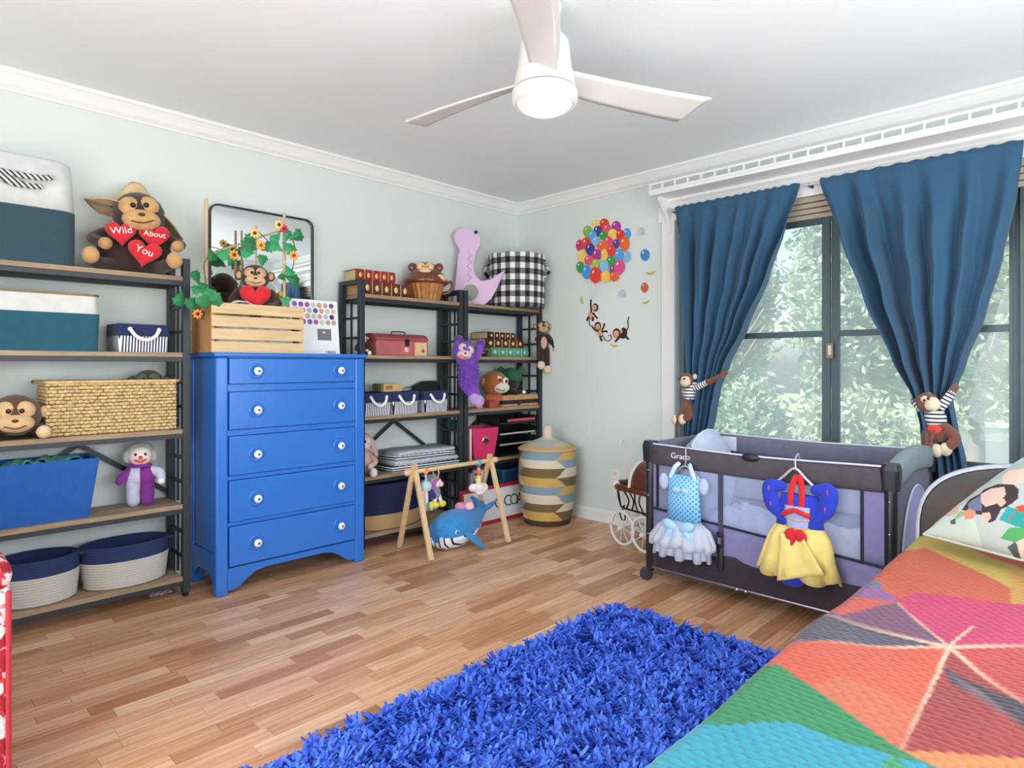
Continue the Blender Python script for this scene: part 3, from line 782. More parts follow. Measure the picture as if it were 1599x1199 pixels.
# ================================================================= bins and toys on the racks
def atD(u, v, x, y):
    """point seen at u,v on the upright plane that faces the room corner-on through (x, y)"""
    d = (x-CAM[0])*FWD[0]+(y-CAM[1])*FWD[1]; r = _ray(u, v)
    return Vector((CAM[0]+d*r[0], CAM[1]+d*r[1], CAM[2]+d*r[2]))
def bin_mb(wb, db, wt, dt, h, r=.02, th=.006, z0=0, n=4):
    return MB().rings([rrect(wb, db, r, n, z=z0), rrect(wt, dt, r, n, z=h), rrect(wt-2*th, dt-2*th, max(.003, r-th), n, z=h), rrect(wb-2*th, db-2*th, max(.003, r-th), n, z=z0+th)])
def band_mb(w, d, z0, z1, r, out=.002, th=.008, n=4):
    return MB().rings([rrect(w+2*out, d+2*out, r, n, z=z0), rrect(w+2*out, d+2*out, r, n, z=z1), rrect(w-2*th, d-2*th, max(.003, r-th), n, z=z1), rrect(w-2*th, d-2*th, max(.003, r-th), n, z=z1-.03)], False, False)
m_navy = fabric('#1d2a55'); m_rope = M('#efefec', .9, bump=(300, .8))
# -- hamper, top tier
hm = thing('fabric_hamper', 'tall white fabric hamper with dark teal base and plaid ribbon', 'hamper', (-3.235, -.142, TIER[4]))
hw, hd_ = .37, .235
part('hamper_base', bin_mb(hw, hd_, hw, hd_, .235, .07, n=6), fabric('#2c4854'), hm, smooth=False)
b = MB().rings([rrect(hw-.004, hd_-.004, .07, 6, z=.235), rrect(hw-.012, hd_-.012, .07, 6, z=.34), rrect(hw-.03, hd_-.03, .065, 6, z=.44), rrect(hw-.07, hd_-.07, .05, 6, z=.455)])
part('canvas_top', b, fabric('#cdd1d1'), hm, smooth=True)
m_plaid = stripes('plaid_ribbon', '#2c2c30', '#c9cbcc', (1, 0, 1), .022, .45)
b = MB().chain([(-.16, -hd_/2-.012, .36), (.02, -hd_/2-.016, .355), (.085, -hd_/2-.018, .365)], [.014, .012, .012], flat=.35, flat_dir=(0, 1, 0))
rb = part('ribbon', b, m_plaid, hm, smooth=True)
b = MB().chain([(-.12, -hd_/2-.014, .355), (-.05, -hd_/2-.02, .325), (.0, -hd_/2-.02, .315), (.045, -hd_/2-.02, .318)], [.012, .02, .012, .012], flat=.35, flat_dir=(0, 1, 0))
part('ribbon_tail', b, m_plaid, rb, smooth=True)
b = MB().ell((-.085, -hd_/2-.012, .345), (.03, .012, .025)); part('ribbon_knot', b, m_plaid, rb, smooth=True)

# -- gorilla with hearts
gz = TIER[4]; gs_ = .37
go = plush('gorilla_toy', 'big dark gorilla plush hugging red lettered hearts under a straw hat', 'soft toy', (-2.800, -.150, gz), math.radians(-12), gs_, '#3a2420', '#c99f68',
    body=((0, .03, .32), (.42, .24, .32)), head=(.04, -.08, .76), hr=.30, tilt=-.14, ears=False, hands='#b98d5c', feet='#c39a66',
    arms=[[(-.33, -.02, .50), (-.46, -.16, .40), (-.33, -.36, .32)], [(.33, -.02, .50), (.50, -.16, .42), (.45, -.36, .36)]],
    legs=[[(-.25, -.05, .10), (-.40, -.20, .10), (-.47, -.32, .16)], [(.24, -.05, .10), (.34, -.30, .12), (.40, -.42, .16)]])
def heart_mb(c, w, dep, rotz=0, n=30):
    R = []
    for k, q in ((1, 0), (.97, .45), (.80, .85), (.5, 1.0), (.05, 1.04)):
        ring = []
        for i in range(n):
            t = 2*math.pi*i/n; x = 16*math.sin(t)**3/17; z = (13*math.cos(t)-5*math.cos(2*t)-2*math.cos(3*t)-math.cos(4*t)+2)/17
            cr, sr = math.cos(rotz), math.sin(rotz)
            ring.append(Vector((c[0]+w/2*k*(x*cr-z*sr), c[1]-dep*q, c[2]+w/2*k*(x*sr+z*cr))))
        R.append(ring)
    return MB().rings(R)
m_red = plushmat('#cf1f2c')
for (x, z, w, tx, sz, rz) in ((-.060, .172, .135, 'Wild', .044, .16), (.072, .170, .140, 'About', .036, -.05), (.030, .085, .150, 'You', .046, -.32)):
    yy = -.100 if tx != 'You' else -.118
    h = part('heart', heart_mb((x, yy, z), w, .022, rz*.5), m_red, go, smooth=True)
    text_part('lettering', tx, sz, M('#fbeeee', .7), h, (x, yy-.0245, z+.012), (math.pi/2, -rz, 0), .0012)
hat = thing('straw_hat', 'floppy tan straw hat draped over the gorilla plush', 'hat', (-2.782, -.135, gz+.315), math.radians(-12))
def hatf(i, j):
    a = 2*math.pi*j; r = .02+i*.185; dome = .135*math.cos(min(1, r/.10)*math.pi/2) if r < .10 else 0
    side = math.cos(a)
    z = .005 + dome - (.10*max(0, (r-.10)/.085)*(side > 0)*side**2) + (.02*max(0, (r-.10)/.085)*(side < 0)*side**2) - .03*max(0, (r-.1)/.085)*max(0, math.sin(a))
    return (r*math.cos(a)*1.0 - .012, r*math.sin(a)*.62+.015, z + .006*math.sin(5*a)*i)
part('crown_and_brim', MB().grid(hatf, 14, 40), M('#cdb28a', .85, bump=(250, .5), var=.15, vscale=30), hat, smooth=True, solid=.004)
part('hat_band', MB().lathe([(.104, .005), (.103, .03), (.100, .03), (.100, .005)], 32, (-.012, .015, 0), 1.0, .64, cap0=False, cap1=False), fabric('#6b4a34'), hat, smooth=True)

# -- teal bin with white liner
x1 = onY(158, 540, -.26).x; x0 = -3.375
tb = thing('teal_storage_bin', 'long teal storage bin with folded white liner and khaki rim', 'bin', ((x0+x1)/2, -.143, TIER[3]))
w = x1-x0
part('bin_body', bin_mb(w-.012, .225, w, .235, .165, .03), fabric('#1d5468'), tb)
b = MB().rings([rrect(w-.010, .222, .03, 4, z=.163), rrect(w-.012, .220, .03, 4, z=.245), rrect(w-.024, .208, .025, 4, z=.245), rrect(w-.024, .208, .025, 4, z=.10)], False, False); ln = part('liner', b, fabric('#cdd0cc'), tb)
R = rrect(w-.012, .220, .03, 4, z=.248); part('rim_cord', MB().chain([tuple(p) for p in R]+[tuple(R[0])], .005, n=6, steps=2), fabric('#8a7a58'), ln, smooth=True)

# -- striped rope-handled bins
m_bstripe = stripes('navy_white_stripes', '#1c2547', '#eceef2', (1, 1, 0), .0125, .5)
def striped_bin(label, x, y, z, w=.215, d=.20, h=.145, rot=0, group='small striped bins with rope handles'):
    t = thing('striped_bin', label, 'bin', (x, y, z), rot, group)
    part('bin_body', bin_mb(w-.01, d-.01, w, d, h, .015), m_bstripe, t)
    part('navy_band', band_mb(w, d, h*.58, h+.002, .017), m_navy, t)
    for sx in (-1, 1):
        part('eyelet', MB().ell((sx*w*.28, -d/2-.006, h*.82), (.011, .006, .011), None, 10, 6), M('#dfe2e4', .4), t, smooth=True)
    part('rope_handle', MB().chain([(-w*.28, -d/2-.008, h*.82), (-w*.20, -d/2-.018, h*.60), (-w*.07, -d/2-.022, h*.46), (w*.07, -d/2-.022, h*.46), (w*.20, -d/2-.018, h*.60), (w*.28, -d/2-.008, h*.82)], .0085, n=8), m_rope, t, smooth=True)
    return t
xa, xb = onY(182, 545, -.25).x, onY(267, 545, -.25).x
striped_bin('striped navy and white bin beside the long teal bin', (xa+xb)/2, -.15, TIER[3], w=xb-xa-.012, h=.128)
for cx, lb in ((591, 'striped navy bin with rope handle against the blue dresser'), (635, 'middle striped navy bin under the small gold box'), (683, 'striped navy bin with rope handle against the corner rack posts')):
    striped_bin(lb, onY(cx, 640, -.26).x, -.158, TIER[2], w=.205, h=.138)

# -- seagrass basket
xa, xb = -3.165, -2.645
wk = thing('seagrass_basket', 'long woven straw seagrass basket beside the sleepy monkey plush', 'basket', ((xa+xb)/2, -.142, TIER[2])); w = xb-xa; d = .225; h = .235
part('basket_liner', bin_mb(w-.024, d-.024, w-.024, d-.024, h-.006, .01), M('#7d6238', .95), wk)
m_straw = M('#cdb07c', .8, var=.32, vscale=45, bump=(200, .4))
wv = MB(); rnd = random.Random(9); rows_ = 15; sw = .021
def strand(cx, cy, cz, along, L, rr):
    n = 6; R = []
    for q, rk in ((-.5, .35), (-.3, .9), (.0, 1.1), (.3, .9), (.5, .35)):
        ring = []
        for k in range(n):
            a = 2*math.pi*k/n; oy = rr*rk*math.cos(a); oz = rr*rk*math.sin(a)
            ring.append(Vector((cx+q*L, cy+oy*.8, cz+oz)) if along == 'x' else Vector((cx+oy*.8, cy+q*L, cz+oz)))
        R.append(ring)
    wv.rings(R)
for r in range(rows_):
    z = .010 + r*(h-.02)/(rows_-1); offx = (r % 2)*sw/2
    for side, yy in ((0, -d/2+.008), (1, d/2-.008)):
        x = -w/2+.012+offx
        while x < w/2-.008:
            strand(x+rnd.uniform(-.002, .002), yy, z+rnd.uniform(-.0012, .0012), 'x', sw*1.15, .0078); x += sw
    for xx in (-w/2+.008, w/2-.008):
        yq = -d/2+.014+offx
        while yq < d/2-.01:
            strand(xx, yq, z+rnd.uniform(-.001, .001), 'y', sw*1.15, .0078); yq += sw
part('weave', wv, m_straw, wk, smooth=True, kind='stuff')
R = rrect(w-.012, d-.012, .012, 3, z=h); part('rim', MB().chain([tuple(p) for p in R]+[tuple(R[0])], .008, n=7, steps=2), m_straw, wk, smooth=True)
plush('camouflage_bear', 'dark green and brown plush peeking out of the seagrass basket', 'soft toy', (-2.735, -.13, TIER[2]+.014), math.radians(-20), .285, '#3b3327', '#57603f', ears=True, earc='#7a5a3c', legs=[[(-.12, 0, .12), (-.16, -.10, .10)], [(.12, 0, .12), (.16, -.10, .10)]])
plush('monkey_toy', 'sleepy brown monkey plush lying on its tummy by the straw basket', 'soft toy', (-3.255, -.165, TIER[2]), math.radians(-8), .36, '#5d3a24', '#d9b283',
      body=((0, .10, .20), (.20, .26, .17)), head=(0, -.14, .28), hr=.25, arms=[[(-.18, -.02, .12), (-.28, -.25, .09), (-.24, -.42, .09)], [(.18, -.02, .12), (.28, -.22, .09), (.26, -.40, .09)]],
      legs=[[(-.12, .2, .10), (-.24, .28, .09)], [(.12, .2, .10), (.24, .28, .09)]], hands='#e3c294', feet='#e3c294')

# -- blue bin with green cloths
x1 = onY(156, 722, -.26).x; x1b = onY(146, 803, -.26).x; x0 = -3.38
bb = thing('blue_fabric_bin', 'tapered bright blue bin holding green cloths beside the clown doll', 'bin', ((x0+x1)/2, -.145, TIER[1])); w = x1-x0
part('bin_body', bin_mb(w-.07, .19, w, .235, .262, .008, .007), fabric('#1f5aa8', .08), bb)
m_gr = fabric('#3f9a86', .2)
for k, (x, y, rz) in enumerate(((-.06, -.02, .2), (.03, .02, -.3), (.10, -.01, .5))):
    g = thing('green_cloth', 'crumpled green cloth lying in the bright blue bin', 'cloth', (bb.location.x+x, bb.location.y+y*.6, TIER[1]+.212), rz, 'green cloths in the blue bin')
    def cf(i, j, k=k):
        p = Vector(((i-.5)*.12, (j-.5)*.10, 0)); return (p.x, p.y, .035+.022*noise.noise(Vector((i*4+k*7, j*4, k)))+.02*(1-abs(2*i-1)))
    part('folds', MB().grid(cf, 12, 10), m_gr, g, smooth=True, solid=.004)

# -- clown doll
cx = onY(220, 785, -.16).x
cl = thing('clown_doll', 'rag clown doll in a half lilac half purple suit', 'doll', (cx, -.15, TIER[1]), math.radians(-14))
lil, pur = fabric('#c3bfd6', .1), fabric('#7c2a86', .1)
for sx, mt, nm in ((-1, lil, 'leg'), (1, pur, 'leg')):
    part(nm, MB().chain([(sx*.028, 0, .028), (sx*.030, .0, .07), (sx*.026, .0, .115)], [.030, .030, .034]), mt, cl, smooth=True)
part('torso', MB().ell((-.022, 0, .145), (.040, .04, .058)), lil, cl, smooth=True)
part('torso_half', MB().ell((.024, -.004, .145), (.040, .04, .058)), pur, cl, smooth=True)
part('arm', MB().chain([(-.045, -.01, .17), (-.075, -.02, .140), (-.085, -.03, .125)], [.020, .022, .016]), pur, cl, smooth=True)
part('arm', MB().chain([(.045, -.01, .17), (.078, -.02, .155), (.088, -.035, .130)], [.022, .026, .018]), lil, cl, smooth=True)
part('hand', MB().ell((.086, -.04, .118), .017), M('#ece6e2', .8), cl, smooth=True)
part('collar', MB().lathe([(.02, .196), (.052, .19), (.048, .202), (.02, .207)], 20), pur, cl, smooth=True)
hd = part('head', MB().ell((0, -.01, .240), (.050, .046, .048)), M('#e9d8cf', .7), cl, smooth=True)
part('hair', MB().ell((0, .012, .258), (.061, .048, .048)).ell((-.052, 0, .238), (.022, .02, .03)).ell((.052, 0, .238), (.022, .02, .03)), plushmat('#a9a7a4'), cl, smooth=True)
for sx in (-1, 1): part('eye', MB().ell((sx*.020, -.051, .252), (.006, .004, .008), None, 8, 6), gloss(BLACK), hd, smooth=True)
part('nose', MB().ell((0, -.059, .238), .009, None, 10, 6), gloss('#c8402c'), hd, smooth=True)
part('mouth', MB().chain([(-.020, -.049, .226), (0, -.056, .218), (.020, -.049, .226)], .006, n=6), M('#d2573c', .6), hd, smooth=True)

# -- rope baskets, lowest tier
def rope_basket(label, cx, cy, rx, ry, h, navy=.36, top='#26355f', low='#c4c1b8', z=TIER[0], name='rope_basket', group='navy topped rope baskets'):
    t = thing(name, label, 'basket', (cx, cy, z), 0, group)
    def coil(z0, z1, r0, r1, n):
        P = []
        for k in range(n*3+1):
            q = k/(n*3); P.append((r0+(r1-r0)*q + .0035*abs(math.sin(math.pi*q*n))/max(rx, .1), z0+(z1-z0)*q))
        return P
    zs = h*(1-navy)
    part('rope_body', MB().lathe([(.001, 0), (.86, 0)] + coil(.004, zs, .92, 1.0, 10), 48, (0, 0, 0), rx, ry, cap1=False), M(low, .95, bump=(260, .6)), t, smooth=True)
    part('navy_rim', MB().lathe(coil(zs, h, 1.0, .985, 6) + [(.95, h), (.93, zs*.6), (.001, .012)], 48, (0, 0, 0), rx, ry, cap0=False), M(top, .95, bump=(260, .6)), t, smooth=True)
    for sx in (-1, 1):
        part('handle', MB().chain([(sx*rx*.99, -.03, h*.92), (sx*(rx+.022), -.012, h*.93), (sx*(rx+.022), .012, h*.93), (sx*rx*.99, .03, h*.92)], .009, n=8), M(top, .95, bump=(260, .6)), t, smooth=True)
    return t
rope_basket('small round cotton rope basket with navy rim on the lowest shelf', onY(78, 930, -.25).x-.025, -.142, .150, .118, .195)
rope_basket('wide oval cotton rope basket with navy rim below the clown', onY(203, 905, -.22).x+.002, -.142, .182, .118, .195)
pb = thing('plastic_bag', 'crumpled clear plastic wrapper lying under the rack', 'wrapper', (onZ(243, 925).x, -.17, 0))
part('film', MB().grid(lambda i, j: ((i-.5)*.10, (j-.5)*.06, .008+.012*(noise.noise(Vector((i*5, j*5, 2)))+.6)), 12, 8), M('#dfe6ea', .12, alpha=.45), pb)

# ================================================================= rack between dresser and corner
def book(label, x0, x1, yf, d, z, h, cover, gold='#d8b35c', pages='#cdb98e', rot=0, orn=5, group=None):
    cx = (x0+x1)/2; w = x1-x0
    t = thing('book', label, 'book', (cx, yf+d/2, z), rot, group); mc = M(cover, .45, var=.12)
    part('pages', MB().box((-w/2+.006, -d/2+.006, .004), (w/2-.006, d/2-.006, h-.004)), M(pages, .9, bump=(8, .5), stretch=(1, 1, 60)), t)
    b = MB(); b.box((-w/2, -d/2+.004, 0), (w/2, d/2, .004)); b.box((-w/2, -d/2+.004, h-.004), (w/2, d/2, h))
    c = part('cover_boards', b, mc, t)
    n = 6
    ring = [Vector((0, -d/2+.006-.012*math.sin(math.pi*k/n), h*k/n)) for k in range(n+1)] + [Vector((0, -d/2+.010, h)), Vector((0, -d/2+.010, 0))]
    part('spine', MB().rings([[p+Vector((-w/2, 0, 0)) for p in ring], [p+Vector((w/2, 0, 0)) for p in ring]]), mc, t)
    mg = M(gold, .35, metal=.4)
    for k in range(orn):
        x = -w/2+w*(k+.5)/orn
        q = part('gilt_emblem', MB().ell((x, -d/2-.006, h/2), (w/orn*.20, .0022, h*.24), None, 8, 5), mg, t, smooth=True)
        if k: part('spine_band', MB().box((-w/2+w*k/orn-.0018, -d/2-.0075, .002), (-w/2+w*k/orn+.0018, -d/2-.004, h-.002)), mg, t)
    return t
x1 = onY(641, 465, -.24).x
book('large brown keepsake book with gold spine under the red book', -1.600, x1, -.225, .19, TIER[4], .085, '#5a2a22', '#e3cf8a', '#b99f6a')
xa, xb = onY(545, 430, -.2).x, onY(617, 435, -.2).x
book('thick red book with gilt spine topmost beside the cupcake jar', xa+.06, xb, -.20, .165, TIER[4]+.0855, .072, '#8e2a26', '#e0b27c', rot=math.radians(-4))
# cookie jar
cj = thing('cupcake_cookie_jar', 'brown ceramic cupcake cookie jar topped with a monkey face', 'jar', (onY(664, 470, -.17).x+.02, -.150, TIER[4]), math.radians(-40))
ng = 40
def flute(r, z, amp): return [Vector(((r+amp*(k % 2))*math.cos(2*math.pi*k/ng), (r+amp*(k % 2))*math.sin(2*math.pi*k/ng), z)) for k in range(ng)]
part('wrapper', MB().rings([flute(.088, 0, .006), flute(.100, .05, .007), flute(.122, .115, .008), flute(.10, .118, .0)]), M('#a9713c', .35, var=.2, coat=.3, stretch=(10, 10, .3), vscale=8), cj)
cer = M('#6b3518', .3, coat=.5, var=.15)
fr_ = part('frosting', MB().lathe([(.10, .116), (.138, .112), (.150, .128), (.142, .150), (.128, .160), (.126, .178), (.108, .196), (.092, .206), (.085, .225), (.060, .250), (.030, .262), (.001, .266)], 36), cer, cj, smooth=True)
tan = M('#d9b58c', .35, coat=.4)
part('face', MB().ell((-.028, -.080, .222), (.030, .02, .030)).ell((.028, -.080, .222), (.030, .02, .030)).ell((0, -.100, .190), (.042, .028, .028)), tan, fr_, smooth=True)
for sx in (-1, 1):
    part('eye', MB().ell((sx*.018, -.100, .222), .005, None, 8, 6), gloss(BLACK), fr_, smooth=True)
    e = part('ear', MB().ell((sx*.088, -.015, .228), (.030, .016, .030)), cer, fr_, smooth=True)
part('hand', MB().ell((.105, -.075, .150), (.035, .025, .022), (0, .4, .3)), tan, fr_, smooth=True)
part('handle', MB().chain([(.122, 0, .11), (.165, 0, .135), (.178, -.01, .10), (.155, -.01, .06), (.112, 0, .05)], .010, n=8), cer, cj, smooth=True)
# tin box
x0, x1 = onY(584, 550, -.24).x, onY(669, 550, -.24).x+.03
tn = thing('tin_chest', 'faded red tin chest with domed lid and black handle', 'box', ((x0+x1)/2, -.145, TIER[3])); w = x1-x0-.05
part('chest_body', MB().box((-w/2, -.085, 0), (w/2, .085, .095)), M('#b06062', .45, var=.2), tn, bevel=.005)
ring = [Vector((0, .087*math.cos(math.pi*k/10), .096+.045*math.sin(math.pi*k/10))) for k in range(11)]
part('lid', MB().rings([[p+Vector((-w/2-.003, 0, 0)) for p in ring], [p+Vector((w/2+.003, 0, 0)) for p in ring]]), M('#9a4a4c', .4, var=.2), tn)
part('lid_handle', MB().chain([(-.05, -.03, .138), (-.045, -.03, .152), (.045, -.03, .152), (.05, -.03, .138)], .004, n=6), M('#22201e', .5), tn, smooth=True)
la = part('latch', MB().box((.012, -.092, .060), (.045, -.086, .105)), M('#28221f', .4, metal=.5), tn, bevel=.002)
part('emblem', MB().box((.010, -.0875, .025), (.040, -.0855, .050)), M('#d9c0bc', .6), tn)
xc = onY(657, 555, -.25).x
cc = thing('cream_card_box', 'small cream card box leaning on the red tin chest', 'box', (xc, -.258, TIER[3]))
part('box_body', MB().box((-.045, 0, 0), (.045, .020, .085)), M('#d6b68e', .7, var=.12, vscale=30), cc, bevel=.002); part('box_seal', MB().ell((.012, -.001, .030), (.012, .0015, .012), None, 10, 6), M('#6a5a3a', .6), cc)
plush('monkey_toy', 'little dark monkey plush behind the rack post above the dresser', 'soft toy', (-1.565, -.17, TIER[3]), math.radians(-20), .135, '#3a2620', '#d8c4a8', belly='#e8e4e0', hands='#efece8', feet='#efece8')
# gold box on the bins
gb = thing('gold_paper_box', 'small gold paper box resting across the striped bins', 'box', (onY(613, 606, -.2).x, -.155, TIER[2]+.141), math.radians(10))
part('box_body', MB().box((-.080, -.04, 0), (.08, .04, .052)), M('#cfb277', .4, var=.15), gb, bevel=.002)
part('box_end', MB().box((-.102, -.039, .001), (-.0805, .039, .051)), M('#6d6a4f', .5), gb, bevel=.002); part('print_patch', MB().box((-.06, -.0412, .016), (-.005, -.0402, .040)), M('#b0703c', .6), gb)
# bunny and blanket
plush('bunny_toy', 'blush pink bunny plush slumped against the dresser side', 'soft toy', (-1.555, -.150, TIER[1]), math.radians(-30), .27, '#d5b3a4', '#e3d6d2', ears=False, hands='#d9d4d8', feet='#dcd6d8', body=((0, 0, .30), (.26, .2, .30)), head=(.02, -.04, .72))
bn = bpy.data.objects['bunny_toy']
for sx in (-1, 1):
    part('ear', MB().chain([(sx*.03, 0, .24), (sx*.06, -.02, .205), (sx*.085, -.045, .13)], [.02, .026, .02], flat=.5), plushmat('#cfa697'), bn, smooth=True)
xa, xb = onY(607, 740, -.26).x, onY(716, 730, -.26).x
bl = thing('folded_blanket', 'stack-folded navy and white patterned blanket on the rack shelf', 'blanket', ((xa+xb)/2+.01, -.150, TIER[1])); w = (xb-xa)*.96
m_b1 = stripes('blanket_print', '#27304a', '#e9eaee', (1.3, 2.0, 6), .052, .42); m_b2 = stripes('blanket_edge', '#1f2740', '#dfe2e8', (.6, 1.0, 40), .55, .5)
for k, (z0, h, sh) in enumerate(((0, .034, 0), (.035, .032, .006), (.068, .030, -.006), (.099, .026, .004))):
    ww = w-.03*k
    def sl(q, a=ww, dd=.235-.012*k): return a
    ring = [Vector((0, y, z)) for y, z in [(-.118*math.cos(t)*1.0+.0, h/2+h/2*math.sin(t)) for t in [math.pi*i/8-math.pi/2 for i in range(9)]]]
    P = []
    for x in [-ww/2, -ww/2+.006, -ww/4, 0, ww/4, ww/2-.006, ww/2]:
        e = .3 if abs(x) > ww/2-.003 else 1
        sag = .010*noise.noise(Vector((x*7, k*3, 1)))
        P.append([Vector((x+sh, -.112+.014*(1-math.cos(t))*0 - .012*math.cos(t), z0+h/2+sag*(k > 0)+h/2*e*math.sin(t))) for t in [math.pi*i/6-math.pi/2 for i in range(7)]] + [Vector((x+sh, .112, z0+h/2+sag*(k > 0)+h/2*e)), Vector((x+sh, .112, z0+h/2+sag*(k > 0)-h/2*e))])
    part('fold', MB().rings(P), m_b1 if k in (3, 1) else m_b2, bl, smooth=True)
# navy and jute basket
rope_basket('big navy basket with braided jute base below the folded blanket', -1.345, -.145, .245, .115, .285, navy=.66, top='#1a2146', low='#b8966a', name='jute_basket', group=None)

# ================================================================= corner rack
# dinosaur coin bank
dn = thing('dinosaur_bank', 'tall lilac dinosaur coin bank with a round clear window', 'coin bank', (-.60, -.165, TIER[4]), 0)
cr = lambda x, y: (510+x/4.4417, 340+y/4.4417)
dl = [(950,72),(1000,80),(1040,100),(1072,150),(1070,190),(1040,240),(1022,330),(1030,400),(1070,440),(1140,430),(1190,395),(1240,365),(1215,410),(1188,480),(1145,560),(1090,612),(1000,612),(870,612),(885,520),(900,400),(912,270),(925,225),(895,180),(880,130),(905,88)]
pts = [atD(*cr(x, y), -.60, -.165) for x, y in dl]
zmin = min(p.z for p in pts)
for p in pts: p.z += TIER[4]-zmin
back = Vector((FWD[0], FWD[1], 0))
part('bank_body', MB().prism([p-back*.02 for p in pts], back*.045), M('#d3b6d8', .5), dn, bevel=.006, world=True)
c = atD(*cr(1000, 520), -.60, -.165); ax = Matrix(((RGT[0], 0, -FWD[0]), (RGT[1], 0, -FWD[1]), (0, 1, 0)))
def disc(c, r, h, off, n=28): return MB().prism([c - back*off + Vector((RGT[0]*r*x, RGT[1]*r*x, r*y)) for x, y in egg(n)], -back*h)
q = part('window_ring', disc(c, .066, .004, .0205), M('#b7afb8', .3, metal=.3), dn, world=True); part('coin_window', disc(c, .058, .003, .025), M('#8d8a8a', .08, coat=.6), q, world=True)
part('eye', disc(atD(*cr(1037, 105), -.60, -.165), .013, .006, .0205), gloss(BLACK), dn, world=True)
zig = [atD(*cr(990+(14 if k % 2 else -12), 235+k*26), -.60, -.165) - back*.0215 for k in range(9)]
part('mane_groove', MB().chain([tuple(p) for p in zig], .0025, n=6), M('#b48fb8', .5), dn, smooth=True, world=True)
# gingham hamper
def gingham():
    m, nt, p = nodes_of('gingham_check'); tc = nt.nodes.new('ShaderNodeTexCoord'); sp = nt.nodes.new('ShaderNodeSeparateXYZ'); nt.links.new(tc.outputs['Object'], sp.inputs[0])
    an = math_node(nt, 'ARCTAN2', sp.outputs[1], sp.outputs[0])
    a = math_node(nt, 'LESS_THAN', math_node(nt, 'FRACT', math_node(nt, 'MULTIPLY', an, 18/(2*math.pi))), .5)
    z = math_node(nt, 'LESS_THAN', math_node(nt, 'FRACT', math_node(nt, 'DIVIDE', math_node(nt, 'ADD', sp.outputs[2], .01), .083)), .5)
    s = math_node(nt, 'MULTIPLY', math_node(nt, 'ADD', a, z), .5)
    r = nt.nodes.new('ShaderNodeValToRGB'); r.color_ramp.interpolation = 'CONSTANT'; e = r.color_ramp.elements
    e[0].position = 0; e[0].color = lin('#eeeeee'); e[1].position = .75; e[1].color = lin('#17171c'); k = e.new(.25); k.color = lin('#77777c')
    nt.links.new(s, r.inputs[0]); nt.links.new(r.outputs[0], p.inputs['Base Color']); p.inputs['Roughness'].default_value = .9; add_bump(nt, p, 300, .3); return m
gh = thing('gingham_hamper', 'round black and white checked hamper on top of the corner rack', 'hamper', (-.232, -.214, TIER[4])); mg_ = gingham()
HR = .212
part('hamper_body', MB().lathe([(.001, 0), (HR-.012, 0), (HR-.004, .01), (HR, .2), (HR, .385), (HR-.006, .385), (HR-.012, .02), (.001, .015)], 56), mg_, gh, smooth=True)
ruf = []
for k in range(3):
    ruf.append([Vector(((HR+.002+.004*math.sin(11*2*math.pi*j/110))*math.cos(2*math.pi*j/110), (HR+.002+.004*math.sin(11*2*math.pi*j/110))*math.sin(2*math.pi*j/110), .362+.018*k+.003*math.sin(9*2*math.pi*j/110))) for j in range(110)])
part('ruffled_rim', MB().rings(ruf, False, False), mg_, gh, smooth=True, solid=.003)
for a in (-50, 130):
    a = math.radians(a); c, s = math.cos(a), math.sin(a)
    part('tie_handle', MB().chain([((HR+.002)*c-.05*s, (HR+.002)*s+.05*c, .33), ((HR+.03)*c-.02*s, (HR+.03)*s+.02*c, .30), ((HR+.03)*c+.02*s, (HR+.03)*s-.02*c, .27), ((HR+.002)*c+.05*s, (HR+.002)*s-.05*c, .24)], .011, flat=.5, n=8), mg_, gh, smooth=True)
# books on tier
x0, x1 = onY(768, 555, -.24).x, onY(826, 555, -.24).x
book('green clothbound book with pale spine at the bottom of the stack', x0, x1, -.23, .19, TIER[3], .068, '#4f9a78', '#bfe0cc')
x0, x1 = onY(755, 540, -.24).x, onY(818, 540, -.24).x
book('dark red book with large gold emblems lying on the green book', x0+.03, x1, -.235, .19, TIER[3]+.0685, .062, '#4f1f1e', '#f0d488')
book('maroon leather book lying uppermost of the three books', x0+.06, x1-.08, -.225, .18, TIER[3]+.131, .050, '#45161c', '#d9c09a')
ln_ = thing('notepad', 'thin pale notepad on top of the maroon book', 'notepad', ((x0+x1)/2, -.14, TIER[3]+.1815)); part('sheets', MB().box((-.09, -.06, 0), (.09, .06, .010)), M('#c9c6bc', .8), ln_)
bw = thing('black_bowl', 'small flared black bowl next to the green book', 'bowl', (onY(757, 558, -.25).x-.005, -.235, TIER[3])); part('bowl', MB().lathe([(.001, 0), (.030, 0), (.044, .045), (.041, .045), (.027, .006), (.001, .006)], 24), gloss('#14161c', .25), bw, smooth=True)
# hanging monkey
hg = onY(843, 520, -.30)
plush('hanging_monkey', 'long-limbed dark brown monkey plush clinging to the corner rack post', 'soft toy', (-.045, -.315, 1.125), math.radians(-38), .33, '#2c1c17', '#c9a487', belly='#c9a08a', body=((0, 0, .52), (.13, .11, .22)), head=(-.02, -.03, .88), hr=.16,
      arms=[[(-.09, .0, .66), (-.13, .04, .60), (-.05, .12, .62)], [(.10, 0, .66), (.24, -.02, .50), (.28, -.05, .36)]], legs=[[(-.05, 0, .36), (-.06, -.02, .18), (-.06, -.05, .02)], [(.06, 0, .36), (.07, -.02, .14), (.09, -.05, -.08)]], hands='#d4ab94', feet='#e6c9b4')
